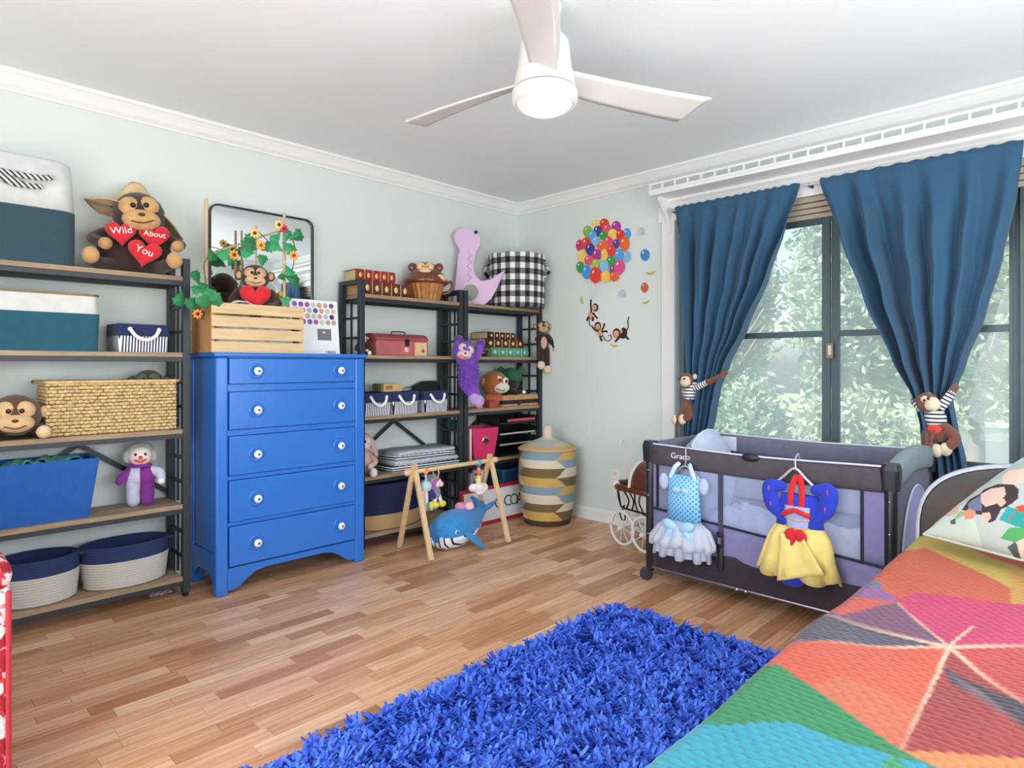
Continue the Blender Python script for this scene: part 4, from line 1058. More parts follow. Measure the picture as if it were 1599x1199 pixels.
# purple plush
plush('purple_monster', 'shaggy purple plush with pale face hanging off the rack posts', 'soft toy', (-.850, -.340, .905), math.radians(-35), .42, '#7a42b8', '#d9bfc9', ears=False, body=((.02, 0, .42), (.15, .13, .32)), head=(-.05, -.05, .74), hr=.17, tilt=.35,
      arms=[[(-.10, 0, .60), (-.16, .02, .78), (-.13, .06, .94)], [(.12, 0, .62), (.20, .02, .76), (.22, .05, .88)]], legs=[[(-.01, 0, .20), (.06, -.02, .08), (.10, -.04, .0)], [(.07, 0, .20), (.12, -.02, .06), (.17, -.04, -.04)]], hands='#5d3a8c', feet='#b79ccc')
pm = bpy.data.objects['purple_monster']
def fur_tufts(parent, shells, n, L, w, mat, seed):
    rg = np.random.default_rng(seed); V = []
    for c, r, k in shells:
        m_ = int(n*k); d = rg.normal(size=(m_, 3)); d /= np.linalg.norm(d, axis=1)[:, None]; p0 = np.array(c)+d*np.array(r)*.97
        dn = d*.6+np.array([0, 0, -.5])+rg.normal(size=(m_, 3))*.3; dn /= np.linalg.norm(dn, axis=1)[:, None]
        sd = np.cross(d, dn); sd /= np.linalg.norm(sd, axis=1)[:, None]+1e-9
        V.append(np.stack([p0-sd*w, p0+sd*w, p0+dn*L*(.6+.8*rg.random((m_, 1)))], 1))
    V = np.concatenate(V).reshape(-1, 3); m_ = len(V)//3
    me = bpy.data.meshes.new('fur_tufts'); me.vertices.add(3*m_); me.vertices.foreach_set('co', V.ravel()); me.loops.add(3*m_); me.loops.foreach_set('vertex_index', np.arange(3*m_)); me.polygons.add(m_); me.polygons.foreach_set('loop_start', np.arange(0, 3*m_, 3)); me.update()
    me.materials.append(mat); o = bpy.data.objects.new('fur_tufts', me); COL.objects.link(o); o.parent = parent; o['kind'] = 'stuff'; return o
fur_tufts(pm, [((.008, 0, .176), (.063, .055, .134), .7), ((-.021, .02, .32), (.070, .055, .070), .3)], 2600, .026, .0035, plushmat('#8450c4'), 3)
part('tongue', MB().ell((-.045, -.105, .272), (.020, .012, .014)), plushmat('#e8736a'), pm, smooth=True)
# orange monkey ball
ob = thing('monkey_cushion', 'round orange monkey cushion toy with white face patches', 'soft toy', (onY(776, 610, -.18).x-.012, -.165, TIER[2]), math.radians(-30))
orf = plushmat('#a9622f')
part('body', MB().ell((0, 0, .055), (.075, .06, .056)), plushmat('#c9683a'), ob, smooth=True)
hd = part('head', MB().ell((0, -.01, .175), (.098, .090, .092)), orf, ob, smooth=True)
part('muzzle', MB().ell((.035, -.075, .145), (.062, .038, .042)), plushmat('#d9d2c4'), hd, smooth=True)
for sx in (0, 1):
    e = part('eye_patch', MB().ell((.015+sx*.05, -.080, .205-.012*sx), (.022, .014, .026)), M('#ece8e0', .6), hd, smooth=True); part('pupil', MB().ell((.018+sx*.05, -.093, .203-.012*sx), (.011, .006, .014)), gloss(BLACK), e, smooth=True)
part('smile', MB().chain([(-.012, -.100, .140), (.030, -.114, .124), (.080, -.090, .138)], .0028, n=6), M('#221512', .8), hd, smooth=True)
part('ear', MB().ell((-.085, -.03, .19), (.022, .016, .025)), plushmat('#d8a06c'), ob, smooth=True)
# slatted tub with bear in green hat
x0, x1 = onY(783, 635, -.25).x, onY(838, 632, -.25).x
tbx = thing('slatted_tub', 'shallow wooden planter tub with dark wire bands on the corner rack', 'tub', ((x0+x1)/2+.01, -.15, TIER[2])); w = x1-x0
for k in range(7):
    x = -w/2+k*w/7
    for yy in (-.105, .097):
        part('stave', MB().box((x+.001, yy, .004), (x+w/7-.001, yy+.008, .085+.004*(k % 2))), wood('#b98e5f', .2, 'z'), tbx, bevel=.001)
for xx in (-w/2, w/2-.008): part('stave', MB().box((xx, -.097, .004), (xx+.008, .097, .085)), wood('#b98e5f', .2, 'z'), tbx)
part('base_board', MB().box((-w/2, -.105, 0), (w/2, .105, .004)), wood('#9a744c', .2), tbx)
for z in (.045,): part('wire_band', band_mb(w+.004, .214, z-.004, z+.004, .004, .001, .001), M('#191716', .5), tbx)
be = plush('bear_toy', 'black bear plush in a green eared hat sitting in the tub', 'soft toy', (tbx.location.x, -.15, TIER[2]+.006), math.radians(-40), .20, '#1d1512', '#2c2220', ears=False, hands='#e9e4dc', head=(0, -.06, .86), hr=.34, body=((0, 0, .32), (.40, .30, .30)),
      arms=[[(-.30, -.05, .50), (-.38, -.25, .50), (-.26, -.40, .58)], [(.30, -.05, .50), (.42, -.2, .48), (.46, -.3, .50)]])
gt = thing('green_eared_hat', 'dark green knitted hat with round ears on the bear', 'hat', (tbx.location.x, -.15, TIER[2]+.20), math.radians(-40)); mgk = fabric('#1f5c3c', .15)
part('cap', MB().lathe([(.080, -.01), (.085, .02), (.078, .05), (.055, .075), (.025, .088), (.001, .090)], 26, (0, -.008, 0), cap0=False), mgk, gt, smooth=True, solid=.004)
for sx in (-1, 1): part('ear', MB().ell((sx*.080, -.008, .072), (.028, .014, .028)), mgk, gt, smooth=True)
for (u, v, s, hx, lb) in ((770, 636, .068, '#a8413c', 'small dark red gift box before the orange monkey'), (750, 638, .046, '#c96a62', 'tiny pink gift box near the rack post')):
    p = onY(u, v, -.245); g = thing('gift_box', lb, 'box', (p.x, -.225, TIER[2]), math.radians(-15))
    part('box_body', MB().box((-s/2, -s/2, 0), (s/2, s/2, s*.75)), M(hx, .6), g, bevel=.002); part('lid', MB().box((-s*.53, -s*.53, s*.6), (s*.53, s*.53, s*.80)), M(hx, .5), g, bevel=.002)
# pink bin, trays, papers, books
p = onY(760, 715, -.25)
pk = thing('pink_bin', 'magenta pink tapered bin with a round grommet hole', 'bin', (p.x+.005, -.160, TIER[1]), math.radians(-12))
part('bin_body', bin_mb(.165, .16, .225, .20, .225, .006, .006), M('#cc2a63', .6, bump=(300, .2)), pk)
mt = Matrix.Translation((0, -.094, .135)) @ Matrix.Rotation(math.pi/2+.08, 4, 'X')
gm = part('grommet', MB().lathe([(.020, 0), (.028, 0), (.028, .004), (.020, .005)], 24, m=mt, cap0=False, cap1=False), metal('#d9d2d4', .25), pk, smooth=True); part('grommet_hole', MB().lathe([(.020, .001), (.001, .001)], 24, m=mt, cap0=False), M('#4a1426', .8), gm)
x0, x1 = -.475, -.055
tr_ = thing('letter_trays', 'stack of black mesh letter trays on the corner rack', 'tray', ((x0+x1)/2, -.140, TIER[1])); w = x1-x0
for k in range(4):
    z = .004+k*.078
    part('tray', MB().box((-w/2, -.112, z), (w/2, .11, z+.006)).box((-w/2, -.112, z), (-w/2+.008, .11, z+.05)).box((w/2-.008, -.112, z), (w/2, .11, z+.05)).box((-w/2, .10, z), (w/2, .11, z+.06)), M('#121418', .5), tr_)
    part('tray_lip', MB().box((-w/2+.02, -.116, z), (w/2-.02, -.112, z+.012)), M('#c9ccd0', .3, metal=.5) if k in (1, 2) else M('#1b1d22', .4), tr_)
part('tray_lip', MB().box((-w/2+.10, -.117, .254), (w/2-.02, -.1125, .272)), M('#c0495a', .6), tr_)
for k, hx in ((0, '#16181c'), (1, '#14161a')): part('tray_post', MB().box((-w/2 if k == 0 else w/2-.01, .095, 0), (-w/2+.01 if k == 0 else w/2, .11, .33)), M(hx, .5), tr_)
rnd = random.Random(21)
for k, (x, hx, hh, lb) in enumerate(((-.770, '#e2e0de', .23, 'white paperback standing nearest the rack post'), (-.745, '#b9343c', .22, 'red spined paperback standing beside the white one'), (-.722, '#d9d6d8', .225, 'pale paperback standing next to the pink bin'))):
    t = thing('paperback', lb, 'book', (x, -.15, TIER[1])); part('pages', MB().box((-.008, -.075, .002), (.008, .078, hh-.002)), M('#d8d2c4', .9), t)
    part('cover', MB().box((-.010, -.08, 0), (-.008, .08, hh)).box((.008, -.08, 0), (.010, .08, hh)).box((-.010, -.082, 0), (.010, -.08, hh)), M(hx, .5), t)
tl_ = thing('teal_box', 'flat teal box lying behind the rack ladder', 'box', (-.955, -.14, TIER[1]+.0), 0); tl_.location = (-.775+.02, -.075, TIER[1]+.2305); 
part('box_body', MB().box((-.035, -.06, 0), (.055, .05, .045)), M('#1f6f7c', .6), tl_, bevel=.002)
for k, (x, hx, lb) in enumerate(((-.765, '#8f8f92', 'grey hardback on the lowest corner rack shelf'), (-.735, '#7a6f70', 'taupe hardback on the lowest corner rack shelf'), (-.705, '#a9a6a8', 'silver hardback on the lowest corner rack shelf'))):
    t = thing('hardback', lb, 'book', (x, -.13, TIER[0])); part('pages', MB().box((-.010, -.085, .003), (.010, .085, .257)), M('#cfc9bd', .9), t)
    part('cover', MB().box((-.013, -.09, 0), (-.010, .09, .26)).box((.010, -.09, 0), (.013, .09, .26)).box((-.013, -.093, 0), (.013, -.09, .26)), M(hx, .6), t)
bt = thing('blue_tote', 'dark blue plastic tote on the lowest corner rack shelf', 'tote', (-.265, -.14, TIER[0])); part('tote_body', bin_mb(.28, .20, .30, .22, .25, .02), M('#24406a', .4), bt); part('tote_lip', band_mb(.30, .22, .235, .252, .02, .004, .004), M('#2c4c7a', .4), bt)
plush('red_monster', 'fluffy red plush toy sitting low beside the blue tote', 'soft toy', (-.560, -.125, TIER[0]), math.radians(-40), .30, '#b3201e', '#e6ddd8', ears=False, legs=[[(-.12, 0, .12), (-.18, -.12, .10)], [(.12, 0, .12), (.18, -.12, .10)]])
# alphabet poster
ps = thing('alphabet_board', 'white letter board in a red frame leaning on the corner rack', 'board', (-.555, -.318, 0), 0); ps.rotation_euler = (math.radians(-7), 0, 0)
PW, PH = .62, .265
for a, c in (((-PW/2, 0, 0), (PW/2, .014, .026)), ((-PW/2, 0, PH-.026), (PW/2, .014, PH)), ((-PW/2, 0, .026), (-PW/2+.026, .014, PH-.026)), ((PW/2-.026, 0, .026), (PW/2, .014, PH-.026))): part('frame_rail', MB().box(a, c), M('#b02a34', .5), ps)
part('panel', MB().box((-PW/2+.026, .004, .026), (PW/2-.026, .012, PH-.026)), M('#e9e8ee', .6), ps)
for x, ch, hx in ((-.11, 'A', '#c44a5c'), (.04, 'C', '#5a2440'), (.135, 'C', '#27306a'), (.205, 'O', '#2f7a3c'), (.265, 'A', '#5a2a24')):
    text_part('letter', ch, .115, M(hx, .6), ps, (x, .0032, PH*.5), (math.pi/2, 0, 0), .0008)
# toys in the crate
mk = plush('monkey_toy', 'brown monkey plush holding a big red heart in the crate', 'soft toy', (onY(400, 470, -.25).x, -.235, zt_crate := DH+.170), math.radians(-22), .31, legs=[[(-.12, 0, .12), (-.16, -.08, .10)], [(.12, 0, .12), (.16, -.08, .10)]], fur= '#43281d', face='#d9b08a', body=((0, 0, .30), (.30, .22, .32)), arms=[[(-.26, -.03, .48), (-.36, -.14, .30), (-.22, -.26, .22)], [(.26, -.03, .48), (.36, -.14, .30), (.24, -.26, .22)]], hands='#4a2c20')
part('heart', heart_mb((0, -.060, .115), .165, .035), plushmat('#d3202c'), mk, smooth=True)
ws = plush('white_lamb', 'small white plush tucked beside the monkey in the crate', 'soft toy', (onY(430, 470, -.22).x+.03, -.20, DH+.172), math.radians(-20), .17, '#d8d4c8', '#d9c8a0', ears=True, legs=[[(-.12, 0, .12), (-.16, -.08, .10)], [(.12, 0, .12), (.16, -.08, .10)]])
b = MB().chain([(0, -.045, .15), (.0, -.075, .155), (.0, -.095, .14)], [.018, .014, .006], flat=.7); part('beak', b, plushmat('#e3c14a'), ws, smooth=True)
wc = thing('white_cloth', 'crumpled white cloth at the front edge of the crate', 'cloth', (onY(375, 470, -.33).x, -.335, DH+.228)); part('folds', MB().grid(lambda i, j: ((i-.5)*.13, (j-.5)*.05, .010+.022*math.sin(math.pi*i)*(1+.5*noise.noise(Vector((i*5, j*3, 1))))), 14, 6), fabric('#e9e6e6'), wc, smooth=True, solid=.003)
fl = thing('toy_filling', 'soft toys packed below the monkey in the crate', 'soft toys', (-2.30, -.24, DH+.013), 0); 
part('blanket', MB().rings([rrect(.40, .23, .03, 4, z=0), rrect(.41, .24, .03, 4, z=.08), rrect(.39, .22, .03, 4, z=.145), rrect(.30, .15, .03, 4, z=.157)]), fabric('#cfc3c0', .3), fl, smooth=True); fl['label'] = 'folded pale blanket packed in the bottom of the crate'; fl['category'] = 'blanket'; fl.name = 'crate_blanket'

bg_ = thing('black_bag', 'folded black bag slumped behind the striped bins', 'bag', (-.985, -.055, TIER[2]), 0)
part('bag_body', MB().rings([rrect(.22, .055, .02, 4, z=0), rrect(.24, .06, .02, 4, z=.10), rrect(.20, .05, .02, 4, -.0, 0, .17), rrect(.12, .03, .012, 4, .03, 0, .20)]), fabric('#17181c', .2), bg_, smooth=True)
part('bag_strap', MB().chain([(-.09, 0, .15), (-.12, -.02, .165), (-.20, -.03, .155)], .008, n=8, flat=.4), fabric('#17181c', .2), bg_, smooth=True)
# ================================================================= things on the floor by the racks
def grid_cols(*a): return a
# -- lidded coil basket
bx_, by_ = -.268, -.552
sb = thing('lidded_coil_basket', 'tall lidded coil basket with ochre blue and brown bands', 'basket', (bx_, by_, 0))
BC = [lin('#74603f'), lin('#c9a55c'), lin('#8299a6'), lin('#d6cbb6')]
def bcol(a, z):
    row = int((z-.035)/.0615); fr = (z-.035)/.0615-row; deg = math.degrees(a) % 360
    tri = (fr if row % 2 == 0 else 1-fr)*22
    s = int(((deg + tri + 100) % 360)/90)
    if z < .035: return lin('#4a3a28')
    c = BC[(7-row + 2*s) % 4] if s != 0 else BC[(7-row+1) % 4]
    return c
NP = 66; prof = []
for k in range(NP+1):
    q = k/NP; z = q*.53
    r = .165+.042*math.sin(min(1, q*1.35)*math.pi/2) - .008*max(0, q-.75)/.25
    prof.append((r + .0022*abs(math.sin(math.pi*k/2+.4)), z))
NA = 120
part('basket_body', MB().lathe([(.001, 0)]+prof+[(.185, .53), (.180, .10), (.001, .02)], NA, cols=lambda i, j: bcol(2*math.pi*(j+.5)/NA, prof[min(max(i, 1)-1, NP)][1])), vcol('coil_basket_weave', .9, (220, .5)), sb, smooth=True)
lp = [(.001, .520), (.190, .520), (.214, .524), (.213, .532), (.200, .540), (.165, .556), (.120, .575), (.075, .592), (.045, .604), (.034, .615), (.030, .680), (.024, .690), (.001, .692)]
def lcol(i, j):
    r, z = lp[min(i, len(lp)-1)]
    if r < .05: return lin('#d2c4b2')
    if r > .18: return lin('#c2a673')
    return lin('#c9b791') if j % 40 < 20 and r > .12 else (lin('#a9b3b0') if r > .1 else lin('#cdbf9f'))
part('lid', MB().lathe(lp, NA, cols=lcol), vcol('coil_lid_weave', .9, (220, .5)), sb, smooth=True)

# -- baby gym
pin = wood('#d8b98c', .12, 'z', .5)
gy = thing('baby_gym', 'wooden A-frame baby gym standing in front of the racks', 'baby gym', (-1.15, -.52, 0))
fl_, bl_ = Vector((-1.447, -.690, 0)), Vector((-1.392, -.335, 0)); fr2, br2 = Vector((-.872, -.745, 0)), Vector((-.815, -.370, 0))
aL, aR = Vector((-1.42, -.505, .490)), Vector((-.845, -.555, .500))
for f, ap in ((fl_, aL), (bl_, aL), (fr2, aR), (br2, aR)):
    d = (ap-f).normalized(); off = Vector((.011 if f in (fl_, fr2) else -.011, 0, 0))
    part('leg', MB().bar(f+off+Vector((0, 0, .006)), ap+off+d*.045, .021, .030, up=(1, 0, 0)), pin, gy, bevel=.003, world=True)
dx = (aR-aL).normalized()
part('crossbar', MB().chain([tuple(aL-dx*.045+Vector((0, 0, .0))), tuple(aR+dx*.045)], .0135, n=12, steps=2), pin, gy, smooth=True, world=True)
for a in (aL-dx*.040, aR+dx*.040): part('end_knob', MB().chain([tuple(a-dx*.009), tuple(a+dx*.009)], .020, n=14, steps=2), pin, gy, smooth=True, world=True)
def bar_at(t): return aL+(aR-aL)*t
p = bar_at(.14)
o1 = thing('octopus_rattle', 'hanging rattle toy with orange clip and navy and pink limbs', 'toy', (p.x, p.y, p.z-.014), 0, 'toys hung on the baby gym')
part('clip', MB().ell((0, 0, .008), (.016, .022, .022)), fabric('#e58a5c'), o1, smooth=True)
part('strap', MB().chain([(0, 0, 0), (0, -.005, -.06)], .006, n=8), fabric('#9fc7d6'), o1, smooth=True)
part('body', MB().ell((0, -.005, -.085), (.038, .034, .034)), plushmat('#b9d3dc'), o1, smooth=True)
for k, (x, z, hx) in enumerate(((-.035, -.15, '#e3b1bd'), (-.012, -.16, '#efe3e6'), (.014, -.155, '#232a5c'), (.036, -.14, '#2a2f66'), (-.02, -.20, '#9fd0c8'), (.02, -.205, '#c9d97a'))):
    part('limb', MB().chain([(x*.5, -.01, -.10), (x*1.1, -.02, (z-.10)/2-.01), (x*1.3, -.022, z-.01)], [.012, .014, .016]), plushmat(hx), o1, smooth=True)
p = bar_at(.27)
o2 = thing('unicorn_rattle', 'hanging lilac and white plush rattle with yellow feet on a wooden ring', 'toy', (p.x, p.y, p.z-.014), 0, 'toys hung on the baby gym')
ringp = [(.0, .028*math.cos(t), -.008+.030*math.sin(t)) for t in [2*math.pi*k/16 for k in range(17)]]
part('ring', MB().chain(ringp, .004, n=6, steps=2), pin, o2, smooth=True)
part('head', MB().ell((0, -.005, -.072), (.036, .03, .032)), plushmat('#e2d4e2'), o2, smooth=True)
part('mane', MB().chain([(.0, -.02, -.045), (-.03, -.025, -.06), (-.036, -.02, -.10)], [.012, .014, .010]), plushmat('#a8629c'), o2, smooth=True)
part('snout', MB().ell((.018, -.026, -.080), (.02, .016, .016)), plushmat('#e6c3a0'), o2, smooth=True)
part('body', MB().ell((0, -.002, -.135), (.030, .026, .042)), plushmat('#8f7f9c'), o2, smooth=True)
for sx in (-1, 1):
    part('leg', MB().chain([(sx*.016, -.01, -.15), (sx*.022, -.02, -.185)], [.012, .012]), plushmat('#dcd6e6'), o2, smooth=True)
    part('foot', MB().ell((sx*.026, -.028, -.200), (.028, .022, .020)), plushmat('#e0d23e'), o2, smooth=True)
p = bar_at(.84)
o3 = thing('cloud_rattle', 'hanging white cloud toy on coloured beads at the gym bar', 'toy', (p.x, p.y, p.z-.014), 0, 'toys hung on the baby gym')
part('clip', MB().ell((0, 0, .008), (.017, .022, .024)), M('#3aa0bf', .5), o3, smooth=True)
for z, r, hx in ((-.030, .013, '#e88a6a'), (-.055, .015, '#e8755c'), (-.082, .014, '#e3cf7a'), (-.105, .020, '#e6d98a')): part('bead', MB().ell((0, 0, z), (r, r, r*1.1), None, 12, 8), M(hx, .5), o3, smooth=True)
part('cloud', MB().ell((0, 0, -.150), (.050, .030, .034)).ell((-.045, 0, -.145), (.035, .026, .026)).ell((.045, 0, -.155), (.034, .026, .030)).ell((.01, -.01, -.175), (.04, .02, .022)), plushmat('#efe6e2'), o3, smooth=True)

# -- whale
wl = thing('whale_toy', 'large blue whale plush with striped white belly under the gym', 'soft toy', (-1.09, -.545, 0), math.radians(8))
sec = [(-.225, .105, .035, .045), (-.21, .106, .075, .075), (-.17, .110, .108, .098), (-.10, .116, .126, .112), (-.01, .118, .124, .112), (.07, .122, .098, .094), (.13, .132, .066, .068), (.18, .150, .042, .048), (.215, .170, .032, .036)]
def wring(x, zc, hw, hh, n=28, k=1.0): return [Vector((x, hw*k*math.cos(2*math.pi*j/n), zc+hh*k*math.sin(2*math.pi*j/n))) for j in range(n)]
mb_ = MB().rings([wring(*s) for s in sec]); wb = part('body', mb_, plushmat('#2f86c4'), wl, smooth=True, sub=1)
R = []
for (x, zc, hw, hh) in sec[:8]:
    R.append([Vector((x-.004, hw*1.03*math.cos(a), zc+hh*1.03*math.sin(a))) for a in [math.radians(188+164*j/16) for j in range(17)]])
part('belly', MB().rings(R, False, False, closed=False), stripes('whale_belly', '#1f2a4f', '#e8eaee', (0, 1, .0), .034, .28), wb, smooth=True, solid=.003)
part('fin', MB().chain([(-.07, -.115, .10), (-.045, -.165, .06), (-.01, -.19, .022)], [.035, .038, .022], flat=.45), plushmat('#2f86c4'), wl, smooth=True)
part('fin', MB().chain([(-.07, .115, .10), (-.045, .160, .07), (-.01, .18, .04)], [.035, .038, .022], flat=.45), plushmat('#2f86c4'), wl, smooth=True)
for s in (-1, 1): part('fluke', MB().chain([(.21, 0, .172), (.235, s*.045, .205), (.235, s*.095, .240)], [.032, .036, .016], flat=.5), plushmat('#2a7cba'), wl, smooth=True)
for s in (-1, 1):
    e = part('eye', MB().ell((-.155, s*.107, .125), (.013, .006, .013), None, 10, 6), M('#f0f2f4', .4), wl, smooth=True); part('pupil', MB().ell((-.157, s*.112, .125), (.007, .004, .008), None, 8, 6), gloss(BLACK), e, smooth=True)
pp = thing('pink_plush', 'small pink plush lump resting on the whale', 'soft toy', (-1.06, -.545, .214), math.radians(-30)); part('body', MB().ell((-.02, 0, .020), (.040, .034, .026)), plushmat('#e08aa8'), pp, smooth=True); part('head', MB().ell((.032, -.012, .022), (.030, .028, .027)), plushmat('#eebfcb'), pp, smooth=True)

# -- doll pram
axl = math.radians(-12.7)
dp = thing('doll_pram', 'white-wheeled doll pram with brown hood beside the playpen', 'doll carriage', (-.318, -1.410, 0), axl)
m_wh = M('#e6e1dc', .4); m_ir = M('#1d1716', .5, metal=.3); m_br = M('#5d2a1c', .35, coat=.4)
WR = .112
for sx in (-1, 1):
    for sy in (-1, 1):
        c = Vector((sx*.115, sy*.095, WR))
        pts = [(c.x, c.y+.102*math.cos(t), c.z+.102*math.sin(t)) for t in [2*math.pi*k/24 for k in range(25)]]
        wl_ = part('wheel', MB().chain(pts, .0095, n=8, steps=1, caps=False), m_wh, dp, smooth=True)
        part('hub', MB().chain([(c.x-.02, c.y, c.z), (c.x+.02, c.y, c.z)], .016, n=10, steps=2), m_wh, wl_, smooth=True)
        for k in range(8):
            t = k*math.pi/4+.2; part('spoke', MB().chain([tuple(c), (c.x, c.y+.1*math.cos(t), c.z+.1*math.sin(t))], .0028, n=6, steps=1), m_wh, wl_, smooth=True)
for sy in (-1, 1): part('axle', MB().chain([(-.115, sy*.095, WR), (.115, sy*.095, WR)], .006, n=8, steps=2), m_wh, dp, smooth=True)
for sx in (-1, 1):
    part('scroll_spring', MB().chain([(sx*.09, -.095, WR), (sx*.09, -.075, .19), (sx*.09, -.03, .225), (sx*.09, .03, .225), (sx*.09, .075, .19), (sx*.09, .095, WR)], .006, n=8), m_wh, dp, smooth=True)
    part('curl', MB().chain([(sx*.095, .11, .225), (sx*.095, .135, .19), (sx*.095, .115, .155), (sx*.095, .088, .165), (sx*.095, .092, .185)], .005, n=6), m_ir, dp, smooth=True)
    for k in range(6):
        y0 = -.12+k*.048; part('iron_scroll', MB().chain([(sx*.100, y0, .235), (sx*.106, y0+.03*math.sin(k*1.3), .29), (sx*.112, y0+.012, .345)], .0045, n=6), m_ir, dp, smooth=True)
for y0, nm in ((-.125, 0), (.145, 1)):
    for k in range(5):
        x = -.09+k*.045; part('iron_scroll', MB().chain([(x, y0*.93, .235), (x*1.08+.012*math.sin(k*2.1), y0*1.02, .29), (x*1.12, y0*1.06, .345)], .0045, n=6), m_ir, dp, smooth=True)
for z, k in ((.232, .95), (.347, 1.1)):
    R = rrect(.21*k, .275*k, .05, 5, 0, .01, z); part('iron_rim', MB().chain([tuple(q) for q in R]+[tuple(R[0])], .006, n=6, steps=1), m_ir, dp, smooth=True)
part('tub_lining', bin_mb(.185, .245, .215, .285, .345, .05, .006, z0=.238), M('#d9d4cc', .9), dp)
R = rrect(.245, .315, .06, 5, 0, .01, .362); part('padded_rim', MB().chain([tuple(q) for q in R]+[tuple(R[0])], .020, n=8, steps=1), m_br, dp, smooth=True)
def hood(i, j):
    a = math.pi*i; t = math.radians(5+80*j); r = .125
    return (r*math.cos(a), -.145*math.sin(t)*1.0+.02-.0*j, .372+.155*math.sin(a)*math.cos(t*.55))
part('hood', MB().grid(hood, 20, 8), m_br, dp, smooth=True, solid=.006)
part('lace_trim', MB().chain([(.128*math.cos(math.pi*k/10), .018, .372+.158*math.sin(math.pi*k/10)) for k in range(11)], .010, n=8, steps=2), M('#ece6e0', .9, bump=(200, .8)), dp, smooth=True)
part('pillow', MB().ell((0, .03, .372), (.085, .10, .032)), fabric('#ece8e4'), dp, smooth=True)
part('arm_bolster', MB().chain([(-.08, .165, .372), (.08, .165, .372)], .024, n=10, steps=2), m_br, dp, smooth=True); part('bolster_cap', MB().ell((-.10, .165, .372), .026), M('#ece0da', .8), dp, smooth=True)
part('handle', MB().chain([(-.02, .16, .36), (-.015, .17, .46), (-.02, .165, .57), (-.035, .155, .635), (-.065, .15, .648), (-.082, .15, .622), (-.076, .15, .595)], .006, n=8), m_wh, dp, smooth=True)

# -- wall socket
pc = onX(961, 745)
so = thing('wall_socket', 'white electrical wall socket behind the doll pram', 'socket', (0, pc.y, pc.z)); part('plate', MB().box((-.006, -.035, -.057), (0, .035, .057)), M('#e6e6e3', .4), so, bevel=.003)
for z in (-.025, .025): part('outlet', MB().box((-.008, -.017, z-.014), (-.006, .017, z+.014)), M('#d8d8d4', .4), so, bevel=.002)

# ================================================================= playpen
PX0, PX1, PY0, PY1, PZ = -.850, -.168, -1.742, -2.885, .725
pen = thing('playpen', 'grey and plum folding playpen with mesh sides under the window', 'playpen', ((PX0+PX1)/2, (PY0+PY1)/2, 0))
m_pl = M('#1b1a22', .4); m_rail = fabric('#4b434b', .12); m_lav = fabric('#7b77a2', .06); m_darkf = fabric('#30262f', .1); m_pip = M('#c9ccda', .6); m_gry = fabric('#6b6a7c', .1)
m_mesh, nt, p_ = nodes_of('pen_mesh'); mo = nt.nodes['Material Output']; trn = nt.nodes.new('ShaderNodeBsdfTransparent'); dfn = nt.nodes.new('ShaderNodeBsdfDiffuse'); dfn.inputs[0].default_value = lin('#c4cdf0'); mxn = nt.nodes.new('ShaderNodeMixShader'); mxn.inputs[0].default_value = .24
nt.links.new(trn.outputs[0], mxn.inputs[1]); nt.links.new(dfn.outputs[0], mxn.inputs[2]); nt.links.new(mxn.outputs[0], mo.inputs[0])
def pw_(name, mb, mat, **k): return part(name, mb, mat, pen, world=True, **k)
for x in (PX0+.018, PX1-.018):
    for y in (PY0-.018, PY1+.018):
        z0 = .085
        lg = pw_('corner_post', MB().chain([(x, y, z0), (x, y, PZ-.04)], .024, n=12, steps=2), m_pl, smooth=True)
        pw_('corner_cap', MB().rings([rrect(.066, .066, .02, 4, x, y, PZ-.10), rrect(.074, .074, .022, 4, x, y, PZ-.02), rrect(.06, .06, .02, 4, x, y, PZ+.006)]), m_pl)
        for z in (.25, .45, .58): part('rivet', MB().ell((x-.024 if x < -.5 else x+.024, y, z), .004, None, 8, 5), metal('#d8d8dc'), lg, smooth=True, world=True)
        if y > -2:
            ft = pw_('caster_fork', MB().box((x-.014, y-.016, .050), (x+.014, y+.016, .092)), m_pl, bevel=.004)
            mt = Matrix.Translation((x-.006, y+.022, .034)) @ Euler((0, math.pi/2, math.radians(35))).to_matrix().to_4x4()
            part('caster_wheel', MB().lathe([(.001, -.012), (.028, -.012), (.034, -.008), (.034, .008), (.028, .012), (.001, .012)], 22, m=mt), M('#2c3038', .4), ft, smooth=False, world=True)
        else: pw_('foot', MB().rings([rrect(.05, .05, .01, 3, x, y, .0), rrect(.04, .04, .01, 3, x, y, .09)]), m_pl)
# padded top rails, front and back sag a little
def rail(p, q, sag, w=.030, h=.052, mat=m_rail, n=14):
    R = []; p = Vector(p); q = Vector(q); d = (q-p).normalized(); sd = Vector((-d.y, d.x, 0))
    for k in range(n+1):
        t = k/n; c = p+(q-p)*t - Vector((0, 0, sag*math.sin(math.pi*t)))
        R.append([c + sd*w*(abs(math.cos(a))**.6*(1 if math.cos(a) > 0 else -1)) + Vector((0, 0, h*(abs(math.sin(a))**.6*(1 if math.sin(a) > 0 else -1)))) for a in [2*math.pi*j/16 for j in range(16)]])
    return MB().rings(R)
fr_rail = pw_('top_rail', rail((PX0+.018, PY0-.04, PZ-.060), (PX0+.018, PY1+.04, PZ-.060), .012), m_rail, smooth=True)
pw_('top_rail', rail((PX1-.018, PY0-.04, PZ-.052), (PX1-.018, PY1+.04, PZ-.052), .008), m_gry, smooth=True)
pw_('top_rail', rail((PX0+.05, PY0-.018, PZ-.055), (PX1-.05, PY0-.018, PZ-.055), 0), m_gry, smooth=True)
pw_('top_rail', rail((PX0+.05, PY1+.018, PZ-.050), (PX1-.05, PY1+.018, PZ-.030), -.03), fabric('#7c8a8c', .1), smooth=True)
